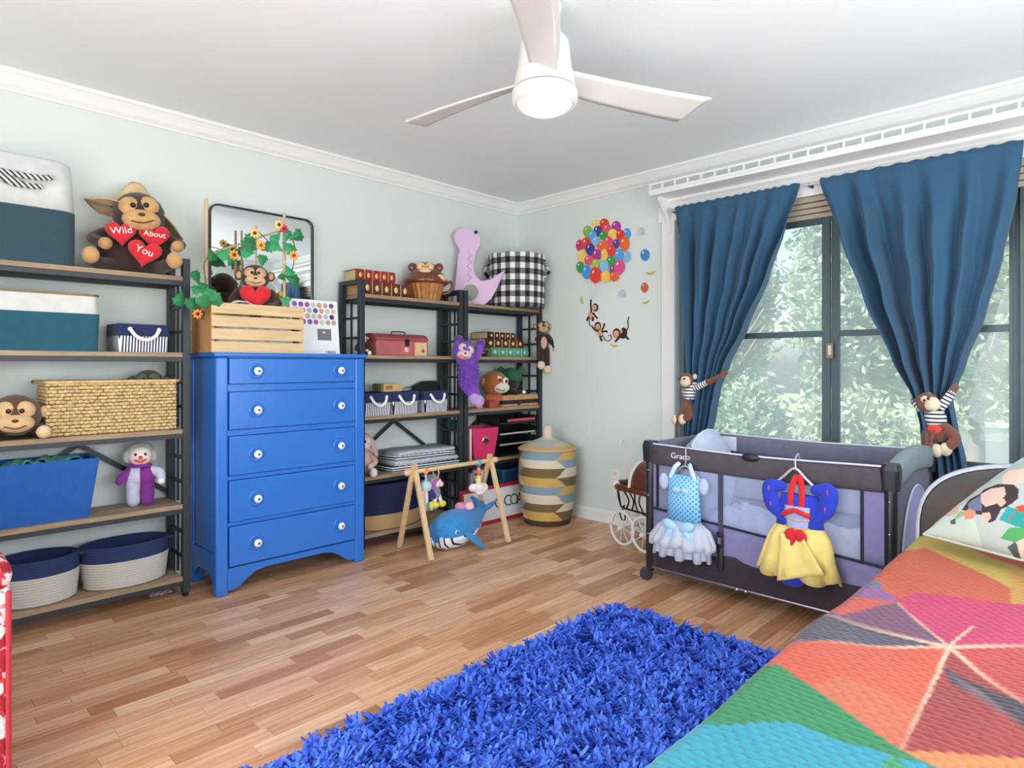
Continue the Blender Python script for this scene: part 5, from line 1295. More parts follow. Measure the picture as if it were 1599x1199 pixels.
for (a, c, s) in (((PX0-.006, PY0-.05, PZ-.006), (PX0-.006, PY1+.05, PZ-.006), .012), ((PX1-.03, PY0-.05, PZ+.002), (PX1-.03, PY1+.05, PZ+.002), .008)):
    pw_('rail_piping', MB().chain([a, tuple((Vector(a)+Vector(c))/2-Vector((0, 0, s))), c], .0045, n=6, steps=8), m_pip, smooth=True)
zc = onX(1172, 711, PX0-.01)
bt_ = part('release_button', MB().ell((PX0-.012, zc.y, zc.z-.01), (.012, .042, .020)), m_pl, fr_rail, smooth=True, world=True)
tl0 = onX(1063, 712, PX0-.012)
text_part('brand_lettering', 'Graco', .040, M('#e9e9f0', .6), fr_rail, tl0-pen.location+Vector((-.005, 0, -.002)), (math.pi/2, 0, -math.pi/2), .0008, 1.05)
cl_ = part('warning_label', MB().box((PX1-.052, onX(1128, 690, PX1-.05).y-.085, PZ-.092), (PX1-.0495, onX(1128, 690, PX1-.05).y, PZ-.012)), M('#dfe2f4', .6), pen, world=True)
# side walls of the pen: mesh windows between fabric borders
zm0, zm1, zb = .385, PZ-.112, .085
def sag_panel(ax, c, a0, a1, z0, z1, mat, name, th=.004, parent=None):
    f = (lambda i, j: (c, a0+(a1-a0)*i, (z0(i) if callable(z0) else z0)*(1-j)+(z1(i) if callable(z1) else z1)*j)) if ax == 'x' else (lambda i, j: (a0+(a1-a0)*i, c, (z0(i) if callable(z0) else z0)*(1-j)+(z1(i) if callable(z1) else z1)*j))
    return part(name, MB().grid(f, 24, 6), mat, parent or pen, solid=th, world=True, smooth=True)
low = lambda i: zm0 - .075*i + .0*i
for ax, c, a0, a1 in (('x', PX0+.010, PY0-.03, PY1+.03), ('x', PX1-.010, PY0-.03, PY1+.03)):
    front = c < -.5
    zlow = low if front else (lambda i: .36)
    sag_panel(ax, c, a0-.035, a1+.09, zlow, zm1+.01, m_mesh, 'mesh_panel', .001)
    sag_panel(ax, c+.0005, a0, a0-.035, zlow(0), zm1+.01, m_lav, 'side_border', .003); sag_panel(ax, c+.0005, a1, a1+.09, zlow(1), zm1+.01, m_lav, 'side_border', .003)
    sag_panel(ax, c+.001, a0, a1, zb, zlow, m_lav, 'lower_panel', .004)
    for w0 in (a0-.035, a1+.09): part('window_binding', MB().box((c-.006, w0-.006, zlow(0 if w0 > -2 else 1)-.0), (c+.004, w0+.006, zm1+.005)), M('#1f1c2c', .8), pen, world=True)
    part('window_binding', MB().chain([(c-.003, a0, zlow(0)), (c-.003, (a0+a1)/2, zlow(.5)), (c-.003, a1, zlow(1))], .006, n=6, steps=6), M('#1f1c2c', .8), pen, world=True, smooth=True)
    part('window_binding', MB().chain([(c-.003, a0, zm1+.006), (c-.003, (a0+a1)/2, zm1-.006), (c-.003, a1, zm1+.006)], .007, n=6, steps=6), M('#1f1c2c', .8), pen, world=True, smooth=True)
    if front:
        dk = lambda i: .205 + .012*math.cos(i*math.pi*2) + .028*math.exp(-((i-.40)/.05)**2)
        sag_panel(ax, c-.004, a0, a1, zb-.01, dk, m_darkf, 'dark_skirt', .003)
for y in (PY0-.010, PY1+.010):
    sag_panel('y', y, PX0+.03, PX1-.03, zb, PZ-.06, m_gry, 'end_panel', .004)
    sy = 1 if y > -2 else -1
    R = [Vector((PX0+.36+.26*math.cos(t), y+sy*.006, .20+.40*math.sin(t) if math.sin(t) > 0 else .20-.1*abs(math.sin(t)))) for t in [2*math.pi*k/30 for k in range(30)]]
    part('arched_patch', MB().prism(R, (0, sy*.003, 0)), fabric('#a3a1cf', .06), pen, world=True)
    part('arch_piping', MB().chain([tuple(q+Vector((0, sy*.003, 0))) for q in R[:16]], .005, n=6, steps=2), m_pip, pen, world=True, smooth=True)
pw_('floor_board', MB().box((PX0+.03, PY1+.03, .10), (PX1-.03, PY0-.03, .125)), m_darkf)
ys = onX(1124, 760, PX0-.01).y
pw_('strap', MB().box((PX0-.004, ys-.012, .30), (PX0-.001, ys+.012, zm1+.01)), M('#3c3a4c', .7))
bk = pw_('buckle', MB().box((PX0-.016, ys-.016, .255), (PX0-.004, ys+.016, .33)), m_pl, bevel=.004); part('buckle_slot', MB().box((PX0-.018, ys-.008, .275), (PX0-.016, ys+.008, .305)), M('#6c6c78', .4), bk, world=True)
pw_('strap_tail', MB().chain([(PX0-.010, ys, .255), (PX0-.014, ys-.004, .21), (PX0-.012, ys-.002, .16)], .014, n=8, flat=.3, flat_dir=(1, 0, 0)), M('#1d1c24', .6), smooth=True)
pw_('base_bar', MB().chain([(PX0+.012, PY0-.03, .075), (PX0+.012, PY1+.03, .075)], .010, n=10, steps=2), metal('#8d8c94', .4), smooth=True)
pw_('base_bar', MB().chain([(PX1-.012, PY0-.03, .075), (PX1-.012, PY1+.03, .075)], .010, n=10, steps=2), metal('#8d8c94', .4), smooth=True)
for k in (-.012, .03): pw_('bar_clip', MB().ell((PX0+.002, (PY0+PY1)/2+k+.05, .075), (.008, .012, .008), None, 8, 6), metal('#c9c9d0'), smooth=True)
# bedding in the pen
bd = thing('playpen_mattress', 'thin white mattress lying inside the playpen', 'mattress', ((PX0+PX1)/2, (PY0+PY1)/2, .126)); part('pad', MB().box((-.32, -.52, 0), (.32, .52, .09)), fabric('#dfe0ee'), bd, bevel=.02)
def drape(name, label, cx, cy, z, sx, sy, h, hexc, seed, cat='blanket', group=None):
    t = thing(name, label, cat, (cx, cy, z), 0, group)
    def f(i, j):
        x, y = (i-.5)*2, (j-.5)*2; e = max(0, 1-(abs(x)**3)) * max(0, 1-abs(y)**3)
        q = noise.noise(Vector((x*2.2+seed, y*2.2, seed)))+.6*noise.noise(Vector((x*5+seed, y*5, seed)))
        return (x*sx, y*sy, .006+h*e*(.75+.45*q))
    part('folds', MB().grid(f, 26, 30), fabric(hexc, .08), t, smooth=True, solid=.004); return t
drape('crumpled_blanket', 'pale blue crumpled blanket heaped in the playpen', -.52, -2.12, .218, .26, .24, .20, '#b9c6e6', 3)
drape('crumpled_blanket', 'white crumpled blanket at the bed end of the playpen', -.50, -2.58, .218, .27, .22, .15, '#e6e4f0', 8)
pl_ = thing('round_cushion', 'pale blue rounded cushion propped at the socket end of the playpen', 'cushion', (-.48, -1.90, .22), 0)
part('cover', MB().ell((0, 0, .275), (.26, .10, .275)), fabric('#b7c3d6', .05), pl_, smooth=True); part('seam', MB().chain([(.262*math.cos(t), 0, .275+.277*math.sin(t)) for t in [2*math.pi*k/28 for k in range(29)]], .005, n=6, steps=1), M('#d6dbe8', .7), pl_, smooth=True)

# ---- costume dresses hung on the rail
HX = PX0-.048
def hanger(name, label, hook, shoulder_z, yc, half, colr, group='hangers on the playpen rail'):
    t = thing(name, label, 'hanger', (HX, yc, shoulder_z), 0, group); m = M(colr, .35, metal=.5)
    top = hook
    part('hook', MB().chain([(PX0+.022, yc+.004, PZ-.018), (PX0-.0, yc+.003, PZ+.012), (HX+.006, yc, PZ-.010), (HX, yc-.004, PZ-.05), (HX, yc, shoulder_z+.03)], .0035, n=8), m, t, smooth=True, world=True)
    part('shoulder_bar', MB().chain([(HX, yc+half, shoulder_z-.045), (HX, yc+half*.55, shoulder_z-.01), (HX, yc, shoulder_z+.03), (HX, yc-half*.55, shoulder_z-.01), (HX, yc-half, shoulder_z-.045)], .006, n=8), m, t, smooth=True, world=True)
    return t
def ruffle(levels, n=72, amp=.006, waves=14, ph=0):
    R = []
    for k, (z, yc, hw, dpt) in enumerate(levels):
        a_ = amp*k/max(1, len(levels)-1)
        R.append([Vector((HX - dpt*math.sin(t)*(1 if math.sin(t) > 0 else .35) - a_*math.sin(waves*t+ph), yc + hw*math.cos(t) + a_*.6*math.cos(waves*t+ph), z + a_*.8*math.sin(waves*t*.5+ph))) for t in [2*math.pi*j/n for j in range(n)]])
    return MB().rings(R, False, False)
def lattice():
    m, nt, p = nodes_of('quilted_lattice'); tc = nt.nodes.new('ShaderNodeTexCoord'); sp = nt.nodes.new('ShaderNodeSeparateXYZ'); nt.links.new(tc.outputs['Object'], sp.inputs[0])
    a = math_node(nt, 'FRACT', math_node(nt, 'DIVIDE', math_node(nt, 'ADD', sp.outputs[1], sp.outputs[2]), .024)); c = math_node(nt, 'FRACT', math_node(nt, 'DIVIDE', math_node(nt, 'SUBTRACT', sp.outputs[1], sp.outputs[2]), .024))
    s = math_node(nt, 'MULTIPLY', math_node(nt, 'GREATER_THAN', a, .45), math_node(nt, 'GREATER_THAN', c, .45))
    mx = nt.nodes.new('ShaderNodeMix'); mx.data_type = 'RGBA'; nt.links.new(s, mx.inputs[0]); mx.inputs[6].default_value = lin('#8cc4e8'); mx.inputs[7].default_value = lin('#3f86bd')
    nt.links.new(mx.outputs[2], p.inputs['Base Color']); p.inputs['Roughness'].default_value = .45; return m
P_ = lambda u, v: onX(u, v, HX)
# light blue dress
yc = P_(1070, 770).y; zs = P_(1068, 735).z
hanger('grey_hanger', 'grey wire hanger hooked over the playpen rail with the pale blue dress', None, zs-.006, yc, .105, '#a9a8ac')
d1_ = thing('blue_dress', 'pale blue costume dress with tulle skirt hanging on the playpen', 'dress', (HX, yc, P_(1065, 870).z), 0, 'costume dresses on the playpen rail')
yl, yr = P_(1043, 745).y, P_(1094, 745).y; hw = abs(yl-yr)/2; ymid = (yl+yr)/2; z0 = P_(1068, 742).z; z1 = P_(1068, 815).z
bod = part('bodice', ruffle([(z0, ymid, hw*.96, .020), (z0-.06, ymid, hw*.92, .030), ((z0+z1)/2, ymid, hw*.95, .034), (z1, ymid, hw*1.02, .034)], amp=.001), lattice(), d1_, smooth=True, solid=.003, world=True)
for s in (1, -1):
    part('strap', MB().chain([(HX-.016, ymid+s*hw*.72, z0-.01), (HX-.012, ymid+s*hw*.5, z0+.035), (HX, ymid+s*hw*.35, z0+.052)], .012, n=8, flat=.35, flat_dir=(1, 0, 0)), fabric('#bcd4ea'), d1_, smooth=True, world=True)
    part('sleeve', MB().ell((HX-.006, ymid+s*(hw+.018), z0-.040), (.014, .026, .040)), M('#c9d6ee', .8, alpha=.55), d1_, smooth=True, world=True)
part('neck_bow', MB().ell((HX-.036, ymid+.022, (z0+z1)/2+.045), (.008, .022, .014)).ell((HX-.036, ymid-.022, (z0+z1)/2+.045), (.008, .022, .014)), fabric('#a9c6e0'), bod, smooth=True, world=True)
zt0, zt1 = z1+.008, P_(1065, 870).z; sl, sr = P_(1016, 820).y, P_(1117, 830).y; sh2 = abs(sl-sr)/2; sc = (sl+sr)/2
part('skirt_lining', ruffle([(zt0-.02, ymid, hw, .034), ((zt0+zt1)/2, sc, sh2*.80, .055), (zt1+.008, sc, sh2*.86, .065)], amp=.012, waves=19, ph=1), M('#b9c4d8', .85), d1_, smooth=True, solid=.002, world=True)
part('tulle_overskirt', ruffle([(zt0, ymid, hw*1.02, .036), (zt0-.035, ymid, hw*1.55, .062), (zt0-.10, sc, sh2*1.0, .075), (zt1+.055, sc, sh2*.98, .078)], amp=.011, waves=17), M('#c3cad8', .85, alpha=.8), d1_, smooth=True, solid=.002, world=True)
for s in (1, -1): part('waist_bow', MB().ell((HX-.058, ymid+s*.045, z1-.010), (.014, .042, .026), (s*.35, 0, 0)).ell((HX-.062, ymid+s*.050, z1-.050), (.008, .018, .040), (s*.5, 0, 0)), M('#9cc4e6', .45), d1_, smooth=True, world=True)
# yellow and blue dress
yc = P_(1241, 770).y; zs = P_(1241, 742).z
hanger('white_hanger', 'pale hanger hooked over the playpen rail with the yellow dress', None, zs, yc, .085, '#c9c4c4')
d2_ = thing('yellow_dress', 'royal blue and yellow costume dress with red bow on the playpen', 'dress', (HX, yc, P_(1245, 905).z), 0, 'costume dresses on the playpen rail')
ryl = fabric('#2238b4', .1); red = fabric('#c81e2c', .1); yel = fabric('#e3cd7a', .06)
zw = P_(1240, 822).z; zb0 = P_(1240, 783).z
yw0, yw1 = P_(1212, 820).y, P_(1288, 826).y; wm = (yw0+yw1)/2; wh = abs(yw0-yw1)/2
part('bodice', ruffle([(zb0+.035, wm, wh*.75, .022), (zb0, wm, wh*.85, .026), ((zb0+zw)/2, wm, wh*.92, .03), (zw-.01, wm, wh, .034)], amp=.001), ryl, d2_, smooth=True, solid=.003, world=True)
part('front_panel', MB().grid(lambda i, j: (HX-.030-.010*math.sin(math.pi*j), wm+wh*(.52-.1*i)*(1-2*j), zb0-.012+(zw-zb0+.006)*i), 6, 10), fabric('#9da4cc', .1), d2_, smooth=True, solid=.002, world=True)
for k in range(3): part('lacing', MB().chain([(HX-.034, wm+wh*.5, zb0-.03-k*.035), (HX-.042, wm, zb0-.036-k*.035), (HX-.034, wm-wh*.5, zb0-.03-k*.035)], .003, n=6), M('#d3b06a', .4, metal=.3), d2_, smooth=True, world=True)
for u in (1238, 1255):
    ps_ = [P_(u, 795), P_(u, 765), P_(1243 if u < 1245 else 1250, 745)]
    part('red_strap', MB().chain([(HX-.030, ps_[0].y, ps_[0].z), (HX-.022, ps_[1].y, ps_[1].z), (HX-.008, ps_[2].y, ps_[2].z)], .013, n=8, flat=.35, flat_dir=(1, 0, 0)), red, d2_, smooth=True, world=True)
a, c = P_(1230, 796), P_(1264, 800)
part('neck_trim', MB().chain([(HX-.034, a.y, a.z-.008), (HX-.045, (a.y+c.y)/2, a.z+.012), (HX-.034, c.y, c.z-.008)], .018, n=8, flat=.6), red, d2_, smooth=True, world=True)
for pts in ([(1222, 758), (1205, 760), (1208, 785), (1222, 805)], [(1276, 765), (1296, 768), (1292, 795), (1276, 812)]):
    q = [P_(*w) for w in pts]; s = part('puff_sleeve', MB().chain([(HX-.014, w.y, w.z) for w in q], [.024, .036, .034, .020], n=12, flat=.55, flat_dir=(1, 0, 0)), ryl, d2_, smooth=True, world=True)
    for w in q[1:3]: part('sleeve_slash', MB().ell((HX-.034, w.y, w.z), (.004, .006, .014)), M('#7a3a9c', .6), s, smooth=True, world=True)
s0, s1 = P_(1184, 872).y, P_(1316, 898).y; scn = (s0+s1)/2; shw = abs(s0-s1)/2; zsk = P_(1250, 898).z
part('skirt', ruffle([(zw+.006, wm, wh*1.0, .036), (zw-.05, wm, wh*1.30, .058), ((zw+zsk)/2-.02, scn, shw*.84, .072), (zsk, scn, shw*.98, .085)], amp=.014, waves=10), yel, d2_, smooth=True, solid=.003, world=True)
part('skirt_drape', MB().grid(lambda i, j: (HX-.062-.032*i-.004*math.sin(8*j), wm+.06-.19*j*(.5+.5*i), zw-.02-(.20-.07*j)*i), 10, 14), yel, d2_, smooth=True, solid=.002, world=True)
pb_ = P_(1250, 832)
for s in (1, -1): part('waist_bow', MB().ell((HX-.060, pb_.y+s*.022, pb_.z), (.012, .024, .030), (s*.5, 0, 0)), red, d2_, smooth=True, world=True)
part('bow_tail', MB().chain([(HX-.060, pb_.y, pb_.z), (HX-.068, pb_.y+.020, pb_.z-.05)], .012, n=8, flat=.4), red, d2_, smooth=True, world=True)
pu = P_(1243, 903); part('blue_underskirt', MB().ell((HX-.050, pu.y, pu.z+.012), (.020, .055, .035)), ryl, d2_, smooth=True, world=True)
# ================================================================= wall decals by the window
def D(cx, cy): return (880+cx/4.995, 320+cy/4.995)
def film(pts, k, mat, name, parent, th=.0006):
    """thin vinyl shape on the window wall; k lifts overlapping pieces"""
    P = [onX(*D(x, y)) for x, y in pts]; 
    for p in P: p.x = -.0012-k*.0004
    return part(name, MB().prism(P, (-th, 0, 0)), mat, parent, world=True)
def ellp(cx, cy, rx, ry, n=24, tip=True, rot=0):
    out = []
    for k in range(n):
        t = 2*math.pi*k/n; x = math.cos(t); y = math.sin(t)
        if tip and y > 0: x *= 1-.22*y*y
        xx, yy = rx*x, ry*y
        out.append((cx+xx*math.cos(rot)-yy*math.sin(rot), cy+xx*math.sin(rot)+yy*math.cos(rot)))
    return out
def vinyl(h): return M(h, .45)
bc_ = onX(*D(315, 360))
dc = thing('balloon_bunch_decal', 'wall sticker of a big bunch of colourful balloons', 'wall sticker', (0, bc_.y, bc_.z), 0, 'balloon wall stickers beside the window')
BL = [(255,150,36,35,'e8cf6a'),(320,150,37,45,'d8362b'),(413,170,37,46,'a83290'),(190,208,37,48,'7fb03a'),(497,225,32,45,'4a9ad4'),(270,205,36,42,'4b2f8f'),(343,190,34,40,'d9506a'),(228,240,35,42,'4fa5d8'),(314,240,33,37,'2b9a3f'),(387,230,37,43,'f2c64f'),(447,237,34,46,'d8362b'),(130,318,30,48,'b5305f'),(182,302,38,50,'dc3a2e'),(260,288,35,40,'7db9e0'),(355,290,36,45,'dd4a6e'),(480,305,40,57,'df6a35'),(312,322,48,40,'e2652f'),(417,305,27,37,'553a98'),(213,348,36,50,'43308f'),(147,398,32,50,'eec459'),(378,360,34,47,'dc3a34'),(324,392,28,48,'efc257'),(265,392,36,47,'a8358c'),(500,405,30,46,'7db5dd'),(440,397,36,53,'4a9cd8'),(203,435,33,40,'dc5470'),(137,487,30,45,'2f9a45'),(378,445,33,45,'2f9a45'),(258,462,30,40,'a0bd4f'),(325,480,36,52,'7fbce3'),(400,510,33,40,'8f3a92'),(445,485,42,58,'d84a8c'),(188,525,36,54,'3f97d8'),(338,560,38,48,'efc24f'),(405,560,36,38,'d9663a'),(258,550,45,63,'dc3a2e')]
for k, (x, y, rx, ry, c) in enumerate(BL):
    o = film(ellp(x, y, rx, ry), k, vinyl('#'+c), 'balloon', dc)
    film(ellp(x-rx*.38, y-ry*.42, rx*.13, ry*.20, 10, False, .4), k+1.6, vinyl('#f4eeee'), 'balloon_glint', o, .0003)
for k, x in enumerate((188, 258, 338, 300, 220)):
    a, c = onX(*D(x, 590)), onX(*D(222, 735)); part('string', MB().bar((-.0015, a.y, a.z), (-.0015, c.y, c.z), .0012, .0006), vinyl('#c9c9c4'), dc, world=True)
def single(name, label, pieces, cat='wall sticker', group=None):
    c = onX(*D(pieces[0][0][0][0], pieces[0][0][0][1])); t = thing(name, label, cat, (0, c.y, c.z), 0, group)
    for k, (pts, hx, nm) in enumerate(pieces): film(pts, k, vinyl(hx), nm, t)
    return t
single('balloon_decal', 'single blue balloon wall sticker above a banana sticker', [(ellp(637, 392, 37, 47), '#3a86c8', 'balloon'), (ellp(622, 372, 6, 10, 10, False), '#e6f0f6', 'balloon_glint')])
single('balloon_decal', 'single orange balloon wall sticker between two banana stickers', [(ellp(633, 645, 30, 40), '#c9583a', 'balloon'), (ellp(622, 628, 5, 8, 10, False), '#f2e0d6', 'balloon_glint')])
def banana(cx, cy, s, rot):
    out = []
    for k in range(9):
        t = math.pi*(.12+.76*k/8); out.append((s*math.cos(t), s*.85*math.sin(t)))
    for k in range(9):
        t = math.pi*(.88-.76*k/8); out.append((s*math.cos(t)*.95, s*.85*math.sin(t)*.42-.02*s))
    return [(cx+x*math.cos(rot)-y*math.sin(rot), cy+x*math.sin(rot)+y*math.cos(rot)) for x, y in out]
for cx, cy, s, r, lb in ((678, 512, 40, -.2, 'banana wall sticker under the blue balloon'), (638, 745, 32, -.35, 'banana wall sticker under the orange balloon'), (160, 742, 34, 1.5, 'upright banana wall sticker beside the balloon strings'), (398, 1080, 34, .2, 'banana wall sticker below the swinging monkeys')):
    single('banana_decal', lb, [(banana(cx, cy, s, r), '#c9ab5c', 'banana')])
for cx, cy, lb in ((605, 208, 'pale blue cloud wall sticker beside the bracket'), (458, 692, 'pale blue cloud wall sticker below the balloon bunch')):
    t = single('cloud_decal', lb, [(ellp(cx, cy, 30, 34, 20, False, .6), '#b3c8cf', 'cloud_puff'), (ellp(cx-18, cy+16, 22, 16, 16, False), '#bccfd5', 'cloud_puff'), (ellp(cx+14, cy+12, 18, 16, 16, False), '#a9c0c9', 'cloud_puff')])
def limb(pts, w):
    """flat ribbon along a px polyline"""
    L, R_ = [], []
    for k in range(len(pts)):
        a = pts[max(0, k-1)]; c = pts[min(len(pts)-1, k+1)]; dx, dy = c[0]-a[0], c[1]-a[1]; n = math.hypot(dx, dy) or 1
        L.append((pts[k][0]-dy/n*w/2, pts[k][1]+dx/n*w/2)); R_.append((pts[k][0]+dy/n*w/2, pts[k][1]-dx/n*w/2))
    return L + R_[::-1]
BR, TN = '#3f1d17', '#d3a184'
single('monkey_decal', 'wall sticker monkey hanging by one arm from balloon strings', [(ellp(215, 862, 24, 34, 20, False), TN, 'body'), (limb([(215, 738), (213, 775), (216, 812), (218, 840)], 13), BR, 'arm'), (limb([(230, 840), (250, 868), (268, 886)], 14), BR, 'arm'), (limb([(200, 870), (188, 890), (186, 905)], 16), BR, 'leg'), (limb([(228, 872), (232, 892), (226, 906)], 16), BR, 'leg'), (limb([(205, 885), (202, 925), (212, 945), (224, 938)], 6), BR, 'tail'), (ellp(250, 800, 24, 32, 20, False), BR, 'head'), (ellp(244, 800, 17, 22, 18, False), TN, 'face')])
single('monkey_decal', 'smiling wall sticker monkey in the middle of the chain', [(ellp(285, 1000, 24, 36, 20, False, -.4), TN, 'body'), (limb([(275, 985), (245, 975), (222, 945)], 13), BR, 'arm'), (limb([(300, 978), (316, 950), (320, 922)], 13), BR, 'arm'), (limb([(290, 1020), (290, 1040), (304, 1062)], 17), BR, 'leg'), (limb([(300, 990), (325, 985), (346, 988)], 15), BR, 'leg'), (limb([(305, 1015), (330, 1055), (358, 1062), (378, 1040), (368, 1012), (350, 1022)], 7), BR, 'tail'), (ellp(270, 945, 27, 33, 20, False), BR, 'head'), (ellp(270, 950, 20, 24, 18, False), TN, 'face'), (limb([(260, 958), (270, 968), (280, 958)], 4), '#7a3a34', 'smile')])
single('monkey_decal', 'wall sticker monkey crawling with its tail curled upward', [(ellp(468, 1000, 30, 44, 20, False, .1), BR, 'body'), (limb([(450, 1020), (425, 1045), (402, 1068)], 16), BR, 'arm'), (limb([(485, 1020), (500, 1040), (512, 1046)], 16), BR, 'leg'), (limb([(492, 985), (508, 950), (502, 905), (512, 872)], 8), BR, 'tail'), (ellp(415, 1000, 30, 38, 20, False), BR, 'head'), (ellp(413, 1005, 22, 28, 18, False), TN, 'face'), (ellp(452, 985, 10, 16, 14, False), TN, 'ear')])

# ================================================================= monkey tie-backs on the curtains
m_str = stripes('sailor_stripes', '#2a3140', '#eef0ee', (0, 0, 1), .019, .42); m_strt = stripes('sailor_sleeve', '#2a3140', '#eef0ee', (0, 0, 0), .017, .42, attr=True)
def tie_monkey(label, px, arms, body, feet, tail, faces, Xp, bum=False):
    q = lambda u, v, dx=0: tuple(onX(u, v, Xp) + Vector((dx, 0, 0)))
    c = onX(*px['body'], Xp); t = thing('monkey_tieback', label, 'soft toy', (Xp, c.y, c.z), 0, 'monkey curtain tie-backs'); k = .0036
    W = lambda n, mb, m, pa=None: part(n, mb, m, pa or t, smooth=True, world=True)
    fur = plushmat('#7a4a38'); crm = plushmat('#e8d3b6')
    bs = body
    W('body', MB().chain([q(*p) for p in bs], [.034, .042, .046][:len(bs)], n=14), fur)
    W('jersey', MB().chain([q(*p) for p in px['jersey']], [.040, .046], n=14, caps=True), m_str)
    for a in arms:
        pts = [q(u, v, d) for u, v, d in a]
        W('sleeve', MB().chain(pts[:2], [.021, .019], n=10), m_strt); ar = W('arm', MB().chain(pts[1:], [.019, .017, .015][:len(pts)-1], n=10), fur)
    for lg in feet:
        pts = [q(u, v, d) for u, v, d in lg]; l_ = W('leg', MB().chain(pts, [.026, .024, .022][:len(pts)], n=10), fur); W('foot', MB().ell(pts[-1], (.024, .026, .032)), crm, l_)
    h = W('head', MB().ell(q(*px['head'], -.03), (.044, .048, .048)), fur)
    for f, r in faces: W('face', MB().ell(q(*f, -.055), r), crm, h)
    for e in px['eyes']: W('eye', MB().ell(q(*e, -.089), .0065, None, 8, 6), gloss(BLACK), h)
    for e in px['ears']: W('ear', MB().ell(q(*e, -.02), (.012, .018, .018), None, 10, 6), crm, h)
    W('tail', MB().chain([q(u, v, -.05) for u, v in tail], [.009]*len(tail), n=8), fur)
    if bum: W('rump_patch', MB().ell(q(1462, 669, -.045), (.010, .030, .022)), plushmat('#d8423a'))
    return t
tie_monkey('striped-jersey monkey tie-back holding the narrow curtain', {'body': (1078, 630), 'jersey': [(1084, 605), (1078, 616)], 'head': (1075, 594), 'eyes': [(1073, 592), (1080, 591)], 'ears': [(1067, 593), (1088, 588)]},
    [[(1088, 606, -.02), (1108, 597, -.035), (1120, 592, -.03), (1135, 582, -.02)], [(1074, 608, .0), (1066, 612, .02), (1062, 612, .03)]], [(1076, 620), (1074, 634), (1073, 640)], [[(1070, 640, -.01), (1066, 650, -.03), (1060, 655, -.04)], [(1080, 636, -.02), (1082, 648, -.04), (1072, 654, -.05)]], [(1066, 648), (1063, 662), (1063, 680)], [((1077, 595), (.026, .036, .034))], -.125)
tie_monkey('striped-jersey monkey tie-back with red rump holding the wide curtain', {'body': (1462, 660), 'jersey': [(1456, 640), (1461, 655)], 'head': (1450, 628), 'eyes': [(1450, 624), (1456, 621)], 'ears': [(1440, 637), (1452, 618)]},
    [[(1472, 634, -.02), (1486, 614, -.01), (1489, 606, .02), (1488, 602, .05)], [(1442, 640, -.01), (1428, 628, .01), (1426, 624, .04)]], [(1462, 655), (1465, 668), (1466, 676)], [[(1478, 668, -.02), (1494, 684, -.035), (1480, 700, -.045)], [(1452, 672, -.02), (1450, 690, -.035), (1466, 702, -.05)]], [(1462, 672), (1456, 692), (1456, 715), (1460, 732)], [((1459, 630), (.026, .036, .034)), ((1449, 624), (.020, .022, .022))], -.150, True)

# ================================================================= rug
RX0, RX1, RY0, RY1 = -3.05, -1.325, -2.93, -1.875
rug = thing('shag_rug', 'thick royal blue shag rug lying beside the bed', 'rug', ((RX0+RX1)/2, (RY0+RY1)/2, 0))
part('backing', MB().box((RX0+.02, RY0+.02, .001), (RX1-.02, RY1-.02, .012)), M('#0b1866', .95), rug, world=True)
def shag(n=64000):
    rg = np.random.default_rng(4)
    x = RX0+(RX1-RX0)*rg.random(n); y = RY0+(RY1-RY0)*rg.random(n)
    cell = np.floor(x/.022)*7919+np.floor(y/.022)*104729; ang = (np.sin(cell*12.9898)*43758.5453) % 1*6.283 + rg.normal(size=n)*.5
    lean = .018+.020*rg.random(n); h = .018+.032*rg.random(n)**1.5; w = .0034+.0030*rg.random(n)
    dx, dy = np.cos(ang), np.sin(ang); px, py = -dy, dx
    b = np.stack([x, y, np.full(n, .010)], 1); mid = b+np.stack([dx*lean*.4, dy*lean*.4, h*.7], 1); tip = b+np.stack([dx*lean*1.25, dy*lean*1.25, h], 1); W = np.stack([px*w, py*w, np.zeros(n)], 1)
    V = np.stack([b-W, b+W, mid+W*1.2, mid-W*1.2, tip+W*.7, tip-W*.7], 1).reshape(-1, 3) - np.array(rug.location)
    k = np.arange(n)[:, None]*6
    F = np.concatenate([k+np.array([[0, 1, 2, 3]]), k+np.array([[3, 2, 4, 5]])], 1).reshape(-1)
    me = bpy.data.meshes.new('pile'); me.vertices.add(6*n); me.vertices.foreach_set('co', V.ravel()); me.loops.add(8*n); me.loops.foreach_set('vertex_index', F.astype(np.int32)); me.polygons.add(2*n); me.polygons.foreach_set('loop_start', np.arange(0, 8*n, 4)); me.update()
    return me
m, nt, p = nodes_of('blue_shag'); ge = nt.nodes.new('ShaderNodeNewGeometry'); r = nt.nodes.new('ShaderNodeValToRGB'); r.color_ramp.elements[0].color = lin('#1a38ac'); r.color_ramp.elements[1].color = lin('#4a7cea')
nt.links.new(ge.outputs['Random Per Island'], r.inputs[0]); nt.links.new(r.outputs[0], p.inputs['Base Color']); p.inputs['Roughness'].default_value = .55
me = shag(); me.materials.append(m); o = bpy.data.objects.new('pile', me); COL.objects.link(o); o.parent = rug; o['kind'] = 'stuff'

